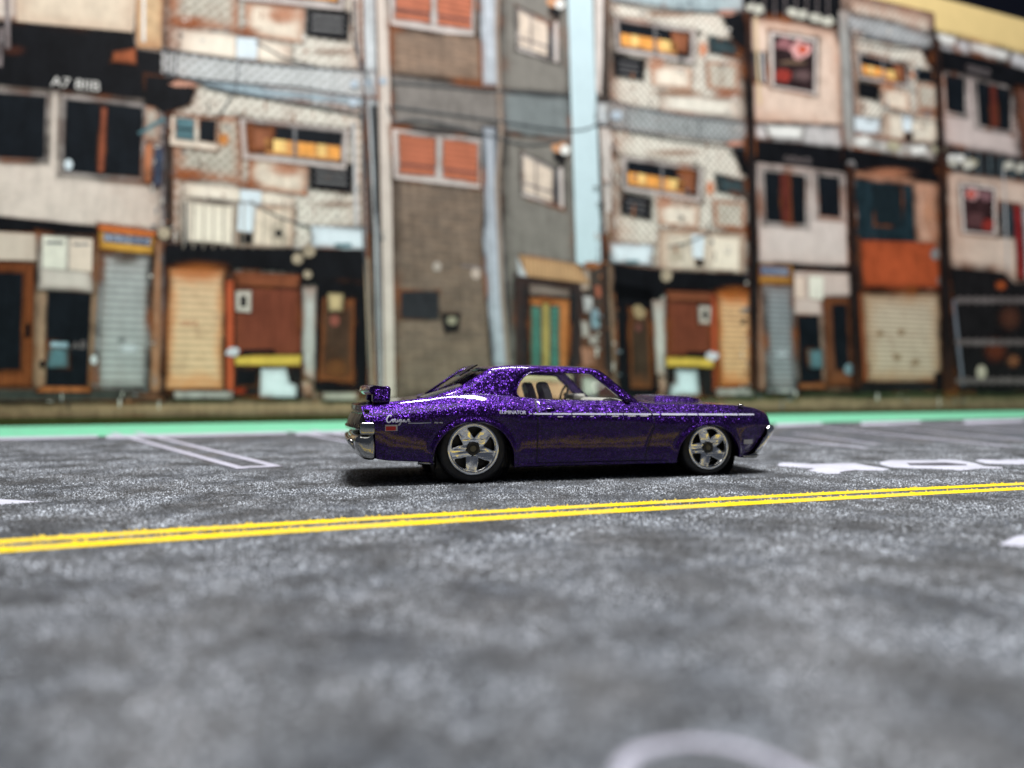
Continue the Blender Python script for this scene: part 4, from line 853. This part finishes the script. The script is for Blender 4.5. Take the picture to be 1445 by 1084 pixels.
bmm = bmesh.new(); bmm.from_mesh(body.data); bmesh.ops.remove_doubles(bmm, verts=bmm.verts, dist=.0015); bmesh.ops.recalc_face_normals(bmm, faces=bmm.faces); bmm.to_mesh(body.data); bmm.free()
body.data.set_sharp_from_angle(angle=math.radians(50))

# greenhouse
def gy(z): return 1.135-.34*(z-1.3)
OUT = [(-.80, 1.33), (-.45, 1.43), (-.18, 1.535), (.05, 1.665), (.24, 1.775), (.40, 1.84), (.65, 1.868), (1.0, 1.875), (1.4, 1.872), (1.8, 1.86), (2.10, 1.838), (2.27, 1.775), (2.55, 1.54), (2.92, 1.24)]
INN = [(.90, 1.315), (.78, 1.36), (.735, 1.43), (.76, 1.52), (.80, 1.60), (.86, 1.67), (.94, 1.725), (1.07, 1.765), (1.37, 1.772), (1.8, 1.760), (2.05, 1.745), (2.145, 1.68), (2.36, 1.50), (2.66, 1.25)]
Oc, Ic = catmull(OUT, 4), catmull(INN, 4)
NS = 5; V, Fc = [], []
for o_, i_ in zip(Oc, Ic):
    for k in range(NS+1):
        t = k/NS; x = i_[0]+(o_[0]-i_[0])*t; z = i_[1]+(o_[1]-i_[1])*t
        V.append((x, -(gy(z)-(.028*max(0, t-.6)/.4 if t > .6 else 0)), z))
M1 = len(Oc); w1 = NS+1
for i in range(M1-1):
    for k in range(NS): a = i*w1+k; Fc.append((a, a+1, a+w1+1, a+w1))
nh = len(V); V += [(x, -y, z) for x, y, z in V[:nh]]; Fc += [tuple(v+nh for v in f)[::-1] for f in list(Fc)]
iA, iB = 4*4+2, 10*4+2       # roof skin spans these outline samples
NY = 14; base = len(V)
for i in range(iA, iB+1):
    x, y, z = V[i*w1+NS]
    for k in range(NY+1):
        t = -1+2*k/NY
        e = (i-iA)/(iB-iA); cr = .042*(1-abs(t)**2.4); bowx = (.09 if e > .5 else -.06)*(1-t*t)*abs(2*e-1)**3
        V.append((x+bowx, t*abs(y), z+cr))
w2 = NY+1
for i in range(iB-iA):
    for k in range(NY): a = base+i*w2+k; Fc.append((a, a+1, a+w2+1, a+w2))
roof = mesh_obj('roof', V, Fc, M_pur, car, smooth=True)
bmm = bmesh.new(); bmm.from_mesh(roof.data); bmesh.ops.remove_doubles(bmm, verts=bmm.verts, dist=.002); bmesh.ops.recalc_face_normals(bmm, faces=bmm.faces); bmm.to_mesh(roof.data); bmm.free()
if max(p.normal.z for p in roof.data.polygons if p.center.z > 1.88) < 0 or sum(p.normal.z for p in roof.data.polygons if p.center.z > 1.88) < 0:
    roof.data.flip_normals()
sm = roof.modifiers.new('thickness', 'SOLIDIFY'); sm.thickness = .05; sm.offset = -1
roof.data.set_sharp_from_angle(angle=math.radians(60))
# window trim on both sides
def tube(name, pts, r, mat, parent, seg=8, closed=False):
    bm = bmesh.new(); rings = []; n = len(pts)
    for i, p in enumerate(pts):
        a = Vector(pts[(i-1) % n] if (closed or i > 0) else pts[i]); b_ = Vector(pts[(i+1) % n] if (closed or i < n-1) else pts[i]); d = (b_-a).normalized()
        up = Vector((0, 0, 1)) if abs(d.z) < .95 else Vector((0, 1, 0)); s_ = d.cross(up).normalized(); u_ = s_.cross(d)
        rr = r[i] if isinstance(r, list) else r
        rings.append([bm.verts.new(Vector(p)+s_*rr*math.cos(t*2*math.pi/seg)+u_*rr*math.sin(t*2*math.pi/seg)) for t in range(seg)])
    for i in range(n if closed else n-1):
        A_, B_ = rings[i], rings[(i+1) % n]
        for t in range(seg): bm.faces.new((A_[t], A_[(t+1) % seg], B_[(t+1) % seg], B_[t]))
    if not closed:
        bm.faces.new(rings[0][::-1]); bm.faces.new(rings[-1])
    bmesh.ops.recalc_face_normals(bm, faces=bm.faces)
    return bm_obj(name, bm, mat, parent, True)
for sgn in (-1, 1):
    tube('window_trim', [(x, sgn*(gy(z)+.004), z) for x, z in Ic[4:-1]], .014, M_pur, car, 6)
    V, Fc = [], []; q = [(x, sgn*(gy(z)-.035), z) for x, z in Ic]
    mesh_obj('side_window', q+[(1.8, sgn*(gy(1.5)-.035), 1.5)], [(i, i+1, len(q)) for i in range(len(q)-1)]+[(len(q)-1, 0, len(q))], M_gls, car)
def glass(name, rows, bows, parent=car, ny=12):
    V, Fc = [], []
    for (x, yw, z), bw in zip(rows, bows):
        for k in range(ny+1):
            t = -1+2*k/ny; V.append((x+bw*(1-t*t), t*yw, z+.03*(1-t*t)))
    for i in range(len(rows)-1):
        for k in range(ny): a = i*(ny+1)+k; Fc.append((a, a+1, a+ny+2, a+ny+1))
    return mesh_obj(name, V, Fc, M_gls, parent, True)
glass('windscreen', [(2.08, .90, 1.82), (2.24, .93, 1.77), (2.55, 1.0, 1.52), (2.88, 1.08, 1.23)], [.09, .10, .11, .12])
rg = glass('rear_window', [(.40, .88, 1.81), (.20, .92, 1.735), (-.1, .98, 1.56), (-.62, 1.04, 1.33)], [-.06, -.06, -.08, -.1])
for k in range(2):      # slats of the rear window louvre
    x = .08-.13*k; z = 1.845-.087*k
    bm = bmesh.new(); bmesh.ops.create_cube(bm, size=1, matrix=Matrix.Translation((x+.02, 0, z)) @ Matrix.Rotation(math.radians(-29), 4, 'Y') @ Matrix.Diagonal((.20, 1.30-.02*k, .022, 1)))
    bmesh.ops.bevel(bm, geom=bm.edges[:], offset=.006, segments=2, affect='EDGES'); bm_obj('louvre_slat', bm, M_lou, rg)
tube('louvre_rail', [(.24, 0, 1.90), (0, 0, 1.80), (-.3, 0, 1.605), (-.60, 0, 1.405)], .024, M_pur, rg, 8)

# door skins
DF = [(.25, 2.90), (.34, 2.90), (.52, 2.935), (.855, 3.04), (1.077, 3.04), (1.19, 2.93), (1.3, 2.86)]
def side_grid(name, fx0, fx1, z0, zt, nx, nz, off, mat, parent, sgn=-1, edge=True):
    V, Fc = [], []
    for j in range(nz+1):
        for i in range(nx+1):
            t = j/nz; s_ = i/nx
            zr = z0; xa = fx0; xb = interp(fx1, z0+(1.25-z0)*t) if isinstance(fx1, list) else fx1
            x = xa+(xb-xa)*s_; z = z0+(zt(x)-z0)*t
            o_ = off if (not edge or (0 < i < nx and 0 < j < nz)) else -.006
            V.append((x, sgn*(yside(x, z)+o_), z))
    for j in range(nz):
        for i in range(nx): a = j*(nx+1)+i; Fc.append((a, a+1, a+nx+2, a+nx+1) if sgn < 0 else (a+nx+1, a+nx+2, a+1, a))
    return mesh_obj(name, V, Fc, mat, parent, True)
for sgn in (-1, 1):
    dr = side_grid('door', 1.045, DF, .315, lambda x: crest(x)-.006, 60, 40, .010, M_pur, car, sgn); dr.data.set_sharp_from_angle(angle=math.radians(35))
    gp = [(1.03, z) for z in [1.315-.05*k for k in range(20)]]+[(1.03, .305)]+[(1.03+.1*k, .300) for k in range(1, 18)]+[(interp(DF, z)+.012, z) for z in [.30+.05*k for k in range(20)]]
    q, fs = ribbon(gp, .018); mesh_obj('door_gap', [(p.x, sgn*(yside(p.x, p.y)+.0025), p.y) for p in q], fs, M_groove, body)
    bm = bmesh.new(); bmesh.ops.create_uvsphere(bm, u_segments=20, v_segments=10, radius=1, matrix=Matrix.Translation((1.255, sgn*(yside(1.255, 1.165)+.012), 1.168)) @ Matrix.Diagonal((.085, .035, .022, 1)))
    bm_obj('door_handle', bm, M_pur, dr, True)
# sill line under the door catching light
for sgn in (-1, 1): tube('sill_moulding', [(x, sgn*(yside(x, .29)+.002), .287) for x in [.72+.1*k for k in range(27)]], .012, M_pur, car, 6)

# tampo print on both flanks
def side_print(name, pts, fs, mat, parent, off=.014, sgn=-1):
    return mesh_obj(name, [(p[0], sgn*(yside(p[0], p[1])+off), p[1]) for p in pts], fs, mat, parent)
for sgn in (-1, 1):
    fx = lambda x: x
    segs = [(.885, .93, .02), (.955, 1.27, .03), (1.29, 1.60, .032), (1.615, 2.20, .034), (2.215, 2.5, .034), (2.515, 3.01, .035), (3.04, 3.16, .028), (3.20, 3.66, .038), (3.675, 3.86, .036), (3.885, 4.36, .038), (4.37, 4.66, .036), (4.68, 5.03, .03)]
    for a_, b_, w_ in segs:
        n = max(2, int((b_-a_)/.08)); pts = [(a_+(b_-a_)*k/n, 1.107-.012*(a_+(b_-a_)*k/n)+random.uniform(-.001, .001)) for k in range(n+1)]
        q, fs = ribbon(pts, [w_*.82*random.uniform(.85, 1.1) for _ in pts]); side_print('side_stripe', q, fs, M_ink, body, .0145, sgn)
    for a_, b_ in ((1.36, 1.45), (1.62, 1.66), (1.92, 1.98), (2.3, 2.42), (2.58, 2.72), (2.80, 2.95)):
        q, fs = ribbon([(a_, 1.046), (b_, 1.045)], .014); side_print('stripe_fleck', q, fs, M_ink2, body, .0145, sgn)
    vs, fs = text_mesh('ELIMINATOR', .1); x0, x1, zc = .40, .83, 1.128
    pts = [((x0+u_*(x1-x0)) if sgn < 0 else (x1-u_*(x1-x0)), zc-.012*u_-.028+.056*v_) for u_, v_ in vs]
    o = side_print('lettering', pts, fs, M_ink, body, .007, sgn); side_print('lettering', [(a_+.004, b_) for a_, b_ in pts], fs, M_ink, body, .006, sgn)
    # script word drawn with a pen stroke
    C0 = [(.30, .86), (.25, 1.0), (.13, .90), (.03, .55), (.03, .22), (.12, .06), (.24, .18), (.33, .40), (.40, .46), (.35, .22), (.40, .10), (.47, .28), (.44, .44), (.50, .42), (.56, .45), (.55, .16), (.62, .10), (.68, .42), (.67, .14), (.74, .22), (.85, .44), (.77, .34), (.78, .14), (.87, .22), (.88, .44), (.83, -.18), (.72, -.30), (.86, .04), (1.0, .24), (1.09, .42), (1.0, .32), (1.02, .12), (1.12, .26), (1.13, .10), (1.22, .18), (1.28, .44), (1.35, .38), (1.33, .12), (1.44, .14)]
    cc = catmull(C0, 5); q, fs = ribbon([(-1.355+.25*u_ if sgn < 0 else -.99-.25*u_, .975+.115*v_) for u_, v_ in cc], [.011+.008*(.5+.5*math.sin(i*.5)) if i > 30 else .019 for i in range(len(cc))])
    side_print('lettering', q, fs, M_ink, body, .006, sgn)
    q, fs = ribbon([(-1.03, .968), (-.86, .966), (-.68, .972)], [.010, .014, .010]); side_print('lettering_underline', q, fs, M_ink, body, .006, sgn)
    for a_, b_ in ((-.63, -.57), (-.55, -.50)): q, fs = ribbon([(a_, .975), (b_, .967)], .02); side_print('lettering_underline', q, fs, M_ink2, body, .006, sgn)
    def rect(x0, z0, x1, z1): return [(x0, z0), (x1, z0), (x1, z1), (x0, z1)]
    side_print('side_marker', rect(-1.375, .850, -1.190, .945), [(0, 1, 2, 3)], M_ink2, body, .006, sgn); side_print('marker_lens', rect(-1.365, .858, -1.215, .922), [(0, 1, 2, 3)], M_red, body, .009, sgn)
    side_print('side_marker', rect(4.775, .535, 4.965, .612), [(0, 1, 2, 3)], M_ink2, body, .006, sgn)
    bm = bmesh.new(); bmesh.ops.create_uvsphere(bm, u_segments=14, v_segments=8, radius=1, matrix=Matrix.Translation((4.80, sgn*1.12, crest(4.8)+.022)) @ Matrix.Diagonal((.06, .04, .016, 1))); bm_obj('fender_lamp', bm, M_chr, car, True)

# hood scoop
V, Fc = [], []; st = [(3.42, .0), (3.47, .10), (3.52, .125), (3.8, .125), (4.15, .115), (4.34, .08), (4.46, .0)]
for x, h in st:
    zb_ = crest(x)+.03
    for y, k in ((-.62, -.1), (-.56, .25), (-.50, .85), (-.42, 1), (0, 1.08), (.42, 1), (.50, .85), (.56, .25), (.62, -.1)): V.append((x, y, zb_+h*k if h else zb_-.02))
for i in range(len(st)-1):
    for k in range(8): a = i*9+k; Fc.append((a, a+1, a+10, a+9))
mesh_obj('hood_scoop', V, Fc, M_pur, car, True)
# spoiler
def rbox(name, x0, x1, y0, y1, z0, z1, mat, parent, r=.03, shear=0.0, lean=0.0):
    bm = bmesh.new(); bmesh.ops.create_cube(bm, size=1, matrix=Matrix.Translation(((x0+x1)/2, (y0+y1)/2, (z0+z1)/2)) @ Matrix.Diagonal((x1-x0, y1-y0, z1-z0, 1)))
    for v_ in bm.verts: v_.co.x += shear*(v_.co.z-z0)
    for v_ in bm.verts: v_.co.y -= lean*(v_.co.z-z0)*(1 if y0+y1 > 0 else -1)
    bmesh.ops.bevel(bm, geom=bm.edges[:], offset=r, segments=4, affect='EDGES', profile=.5)
    return bm_obj(name, bm, mat, parent, True)
V, Fc = [], []; prof = [(-1.62, 1.45), (-1.595, 1.525), (-1.52, 1.552), (-1.40, 1.54), (-1.29, 1.505), (-1.27, 1.46), (-1.30, 1.42), (-1.45, 1.385), (-1.57, 1.395)]
ysl = [-1.08, -1.05, -.9, -.6, -.3, 0, .3, .6, .9, 1.05, 1.08]
for y in ysl:
    e = 1-(abs(y)/1.08)**8*.12; bx = -.10*(1-(y/1.14)**2)
    for px_, pz in prof: V.append((-1.43+(px_+1.43)*e+bx, y, 1.49+(pz-1.49)*e+.015*(1-(y/1.14)**2)))
n = len(prof)
for i in range(len(ysl)-1):
    for k in range(n): a = i*n+k; b_ = i*n+(k+1) % n; Fc.append((a, b_, b_+n, a+n))
Fc += [tuple(range(n)), tuple(range((len(ysl)-1)*n, len(ysl)*n))[::-1]]
sp = mesh_obj('spoiler', V, Fc, M_pur, car, True); sp.data.set_sharp_from_angle(angle=math.radians(70))
for sgn in (-1, 1): rbox('spoiler_foot', -1.565, -1.285, min(sgn*1.15, sgn*.98), max(sgn*1.15, sgn*.98), 1.27, 1.536, M_pur, sp, .055, .08, .32)

# front bumper and rear bumper as bowed, rounded castings
def sweep(name, prof, hw, bowd, mat, parent, ny=18, taper=.0, tip=.06):
    V, Fc = [], []; n = len(prof); cxm = sum(p[0] for p in prof)/n; czm = sum(p[1] for p in prof)/n
    ts = [-1, -.995, -.985, -.97, -.95, -.92]+[-.86+1.72*k/(ny-2) for k in range(ny-1)]+[.92, .95, .97, .985, .995, 1]; ny = len(ts)-1
    for j in range(ny+1):
        t = ts[j]; y = t*hw; q_ = max(0, (abs(t)-.92)/.08); e = 1-.55*(1-math.sqrt(max(0, 1-q_*q_)))
        for x, z in prof: V.append((cxm+(x-cxm)*e+bowd*(1-abs(t)**2.2), y, czm+(z-czm)*e))
    for j in range(ny):
        for k in range(n): a = j*n+k; b_ = j*n+(k+1) % n; Fc.append((a, b_, b_+n, a+n))
    Fc += [tuple(range(n))[::-1], tuple(range(ny*n, (ny+1)*n))]
    o = mesh_obj(name, V, Fc, mat, parent, True); bmm = bmesh.new(); bmm.from_mesh(o.data); bmesh.ops.recalc_face_normals(bmm, faces=bmm.faces); bmm.to_mesh(o.data); bmm.free()
    o.data.set_sharp_from_angle(angle=math.radians(45)); return o
fp = catmull([(5.30, .835), (5.36, .865), (5.43, .855), (5.455, .80), (5.43, .73), (5.32, .58), (5.22, .45), (5.14, .36), (5.05, .37), (5.10, .47), (5.20, .61), (5.29, .74), (5.30, .835)], 2)[:-1]
fb = sweep('front_bumper', fp, 1.19, .09, M_rim, car)
sweep('bumper_lip', [(4.76, .300), (4.80, .330), (4.95, .345), (5.06, .375), (5.13, .360), (5.165, .315), (5.12, .275), (5.0, .272), (4.80, .285)], 1.17, .08, M_chr, fb)
rbox('grille', 5.24, 5.36, -1.0, 1.0, .62, .98, M_base, car, .02)
for k in range(-9, 10): rbox('grille_bar', 5.34, 5.39+.06*(1-(k/9)**2), k*.1-.012, k*.1+.012, .66, .95, M_chr, car, .004) if k else None
rp = catmull([(-1.52, .86), (-1.62, .80), (-1.74, .80), (-1.81, .73), (-1.80, .62), (-1.74, .50), (-1.66, .42), (-1.54, .405), (-1.505, .45), (-1.50, .65), (-1.52, .86)], 2)[:-1]
rb = sweep('rear_bumper', rp, 1.27, -.10, M_chr, car, 18, 0, .04)
sweep('bumper_lip', catmull([(-1.70, .62), (-1.80, .70), (-1.90, .725), (-1.925, .68), (-1.87, .60), (-1.78, .50), (-1.70, .46), (-1.70, .62)], 2)[:-1], .98, -.03, M_chr, rb)
# tail panel
tp = sweep('tail_panel', [(-1.55, .86), (-1.73, .86), (-1.77, .91), (-1.75, 1.0), (-1.70, 1.10), (-1.64, 1.185), (-1.58, 1.19), (-1.55, 1.1)], 1.20, -.15, M_base, car)
for sgn in (-1, 1):
    for k in range(6):
        y0 = .38+k*.135; x0 = -1.75-.15*(1-((y0+.06)/1.2)**2.2)
        rbox('tail_lamp', x0-.03, x0+.05, min(sgn*y0, sgn*(y0+.115)), max(sgn*y0, sgn*(y0+.115)), .90, 1.15, M_lampred, car, .015, .42)
    cbk = rbox('corner_lamp', -1.745, -1.525, min(sgn*1.285, sgn*1.08), max(sgn*1.285, sgn*1.08), .795, .985, M_chr, car, .03)
for z0, z1 in ((1.16, 1.185), (.865, .895)):
    tx = .10 if z0 > 1 else -.02
    sweep('tail_trim', [(-1.69+tx, z0), (-1.78+tx, z0), (-1.78+tx, z1), (-1.69+tx, z1)], 1.20, -.15, M_chr, tp)

# base, interior
bp_ = bmesh.new()
for x0, x1, z0 in ((-.55, 4.35, .22), (-1.44, -.56, .42), (4.36, 4.85, .325)): bmesh.ops.create_cube(bp_, size=1, matrix=Matrix.Translation(((x0+x1)/2, 0, (z0+.56)/2)) @ Matrix.Diagonal((x1-x0, 1.9, .56-z0, 1)))
bm_obj('base_plate', bp_, M_base, car)
for x0, x1, zc in ((.70, 3.42, .28),):
    rbox('base_rail', min(x0, x1), max(x0, x1), -1.17, 1.17, zc-.045, zc+.10, M_base, car, .02)
tube('exhaust_tip', [(-.85, -1.05, .335), (-.60, -1.12, .33)], .035, M_chr, car, 10)
sweepi = rbox('cabin_floor', -.30, 2.72, -1.0, 1.0, 1.10, 1.215, M_int, car, .02)
for sgn in (-1, 1):
    bm = bmesh.new(); bmesh.ops.create_cube(bm, size=1)
    bmesh.ops.subdivide_edges(bm, edges=bm.edges[:], cuts=5, use_grid_fill=True)
    for v_ in bm.verts:
        x, y, z = v_.co*2; rr = 1-.16*max(0, z)**3; v_.co = Vector((1.40+.07*x-.05*z, sgn*.48+.23*y*rr*math.sqrt(max(.0, 1-.18*y*y)), 1.40+.22*z-.07*(y*y)*max(0, z)))
    bmesh.ops.smooth_vert(bm, verts=bm.verts, factor=.5, use_axis_x=True, use_axis_y=True, use_axis_z=True)
    st_ = bm_obj('front_seat', bm, M_int, car, True)
rbox('rear_bench', .35, .62, -.85, .85, 1.18, 1.42, M_int, car, .05)
ds = sweep('dashboard', catmull([(2.25, 1.18), (2.27, 1.29), (2.36, 1.335), (2.52, 1.33), (2.66, 1.29), (2.80, 1.24), (2.80, 1.16), (2.25, 1.18)], 2)[:-1], 1.0, .04, M_dash, car)
rbox('instrument_hood', 2.16, 2.42, .25, .80, 1.30, 1.40, M_dash, car, .04)
ring = [(2.08+.05*math.sin(a_*math.pi/12), .52+.17*math.cos(a_*math.pi/12), 1.40+.15*math.sin(a_*math.pi/12)) for a_ in range(24)]
tube('steering_wheel', ring, .022, M_dash, car, 8, True)
tube('steering_column', [(2.08, .52, 1.40), (2.3, .52, 1.33)], .03, M_dash, car, 8)
rbox('door_mirror', 2.58, 2.70, -1.20, -1.10, 1.292, 1.345, M_pur, car, .018)

# wheels
def curve_mesh(splines, extrude, bevel, bres=3):
    cu = bpy.data.curves.new('c', 'CURVE'); cu.dimensions = '2D'; cu.fill_mode = 'BOTH'; cu.extrude = extrude; cu.bevel_depth = bevel; cu.bevel_resolution = bres
    for pts in splines:
        sp_ = cu.splines.new('POLY'); sp_.points.add(len(pts)-1); sp_.use_cyclic_u = True
        for p, q in zip(sp_.points, pts): p.co = (q[0], q[1], 0, 1)
    o = bpy.data.objects.new('c', cu); COL.objects.link(o); dg = bpy.context.evaluated_depsgraph_get()
    me = bpy.data.meshes.new_from_object(o.evaluated_get(dg)); bpy.data.objects.remove(o); bpy.data.curves.remove(cu); return me
def ring_lathe(name, prof, mat, parent, seg=72, sgn=-1):
    V, Fc = [], []; n = len(prof)
    for i in range(seg):
        a_ = 2*math.pi*i/seg
        for r, y in prof: V.append((r*math.cos(a_), sgn*y, r*math.sin(a_)))
    for i in range(seg):
        j = (i+1) % seg
        for k in range(n-1): Fc.append((i*n+k, i*n+k+1, j*n+k+1, j*n+k))
    o = mesh_obj(name, V, Fc, mat, parent, True); bmm = bmesh.new(); bmm.from_mesh(o.data); bmesh.ops.remove_doubles(bmm, verts=bmm.verts, dist=1e-5); bmesh.ops.recalc_face_normals(bmm, faces=bmm.faces); bmm.to_mesh(o.data); bmm.free()
    o.data.set_sharp_from_angle(angle=math.radians(40)); return o
def wheel(x, z, R_, rr, sgn, rot, yo=1.265):
    ty = ring_lathe('wheel', [(rr*.9, yo-.05), (rr+.004, yo-.012), (rr+.03, yo-.004), (R_-.07, yo-.004), (R_-.025, yo-.03), (R_, yo-.085), (R_, yo-.42), (R_-.03, yo-.46), (.05, yo-.46)], M_tyre, car, 80, sgn); ty.location = (x, 0, z)
    ring_lathe('rim_lip', [(rr+.006, yo-.03), (rr+.006, yo+.004), (rr-.014, yo+.012), (rr-.034, yo+.006), (rr-.045, yo-.02), (rr-.05, yo-.10)], M_rim, ty, 80, sgn)
    ring_lathe('rim_well', [(rr-.045, yo-.06), (rr-.06, yo-.17), (.02, yo-.18)], M_hub, ty, 48, sgn)
    ro = rr-.035; spl = [[(ro*math.cos(a_*math.pi/36), ro*math.sin(a_*math.pi/36)) for a_ in range(72)]]
    for k in range(5):
        a0 = rot+k*2*math.pi/5; hp = []
        for (r, da) in ((.39, 0), (.45, .125), (.62, .285), (.80, .395), (.875, .355), (.90, .18), (.905, 0), (.90, -.18), (.875, -.355), (.80, -.395), (.62, -.285), (.45, -.125)):
            hp.append((rr*r*math.cos(a0+da), rr*r*math.sin(a0+da)))
        hs = catmull(hp+[hp[0]], 4)[:-1]; spl.append(hs)
    me = curve_mesh([[(x_/rr, y_/rr) for x_, y_ in q_] for q_ in spl], .03, .036)
    for v_ in me.vertices: v_.co *= rr; me.materials.clear(); me.materials.append(M_rim)
    bm = bmesh.new(); bm.from_mesh(me); bmesh.ops.triangulate(bm, faces=bm.faces[:])
    bmesh.ops.subdivide_edges(bm, edges=[e for e in bm.edges if e.calc_length() > .04], cuts=2); bmesh.ops.triangulate(bm, faces=bm.faces[:]); bm.to_mesh(me); bm.free()
    # dish the spokes toward the hub
    for v_ in me.vertices:
        xx, yy, zz = v_.co; r = math.hypot(xx, yy)/rr
        aa = (math.atan2(yy, xx)-rot)/(2*math.pi/5)%1; sp_ = .5-abs(aa-.5); v_.co = (xx, sgn*(yo-.034-.035*(1-r)+zz+.013*math.sin(math.pi*min(1, sp_*2))*math.sin(math.pi*min(1, max(0, r)))), yy)
    so = bpy.data.objects.new('spokes', me); link(so, ty)
    for p in me.polygons: p.use_smooth = True
    me.set_sharp_from_angle(angle=math.radians(35))
    bm = bmesh.new(); bmesh.ops.recalc_face_normals; bm.from_mesh(me); bmesh.ops.recalc_face_normals(bm, faces=bm.faces); bm.to_mesh(me); bm.free()
    hubp = []
    ring_lathe('hub_cap', [(rr*.27, yo-.06), (rr*.27, yo-.018), (rr*.235, yo-.006), (rr*.16, yo-.006), (rr*.14, yo-.02), (rr*.10, yo-.02)], M_hub, ty, 20, sgn)
    ring_lathe('axle_end', [(rr*.13, yo-.03), (rr*.12, yo-.004), (rr*.07, yo+.004), (.0001, yo+.006)], M_pin, ty, 20, sgn)
    for k in range(5):
        a0 = rot+k*2*math.pi/5+.6; bm = bmesh.new(); bmesh.ops.create_uvsphere(bm, u_segments=8, v_segments=6, radius=rr*.05, matrix=Matrix.Translation((rr*.27*math.cos(a0), sgn*(yo-.035), rr*.27*math.sin(a0)))); bm_obj('wheel_nut', bm, M_hub, ty, True)
    return ty
for sgn in (-1, 1):
    wheel(-.005, .552, .552, .400, sgn, math.radians(85)); wheel(4.10, .490, .490, .366, sgn, math.radians(75), 1.255)
# inner wheel wells stay dark
for cx, r in ((0, .60), (4.085, .56)):
    ring_lathe('wheel_well', [(r+.02, 1.16), (r+.03, .75), (.05, .74)], M_base, car, 40, 1).location = (cx, 0, .37); ring_lathe('wheel_well', [(r+.02, 1.16), (r+.03, .75), (.05, .74)], M_base, car, 40, -1).location = (cx, 0, .37)
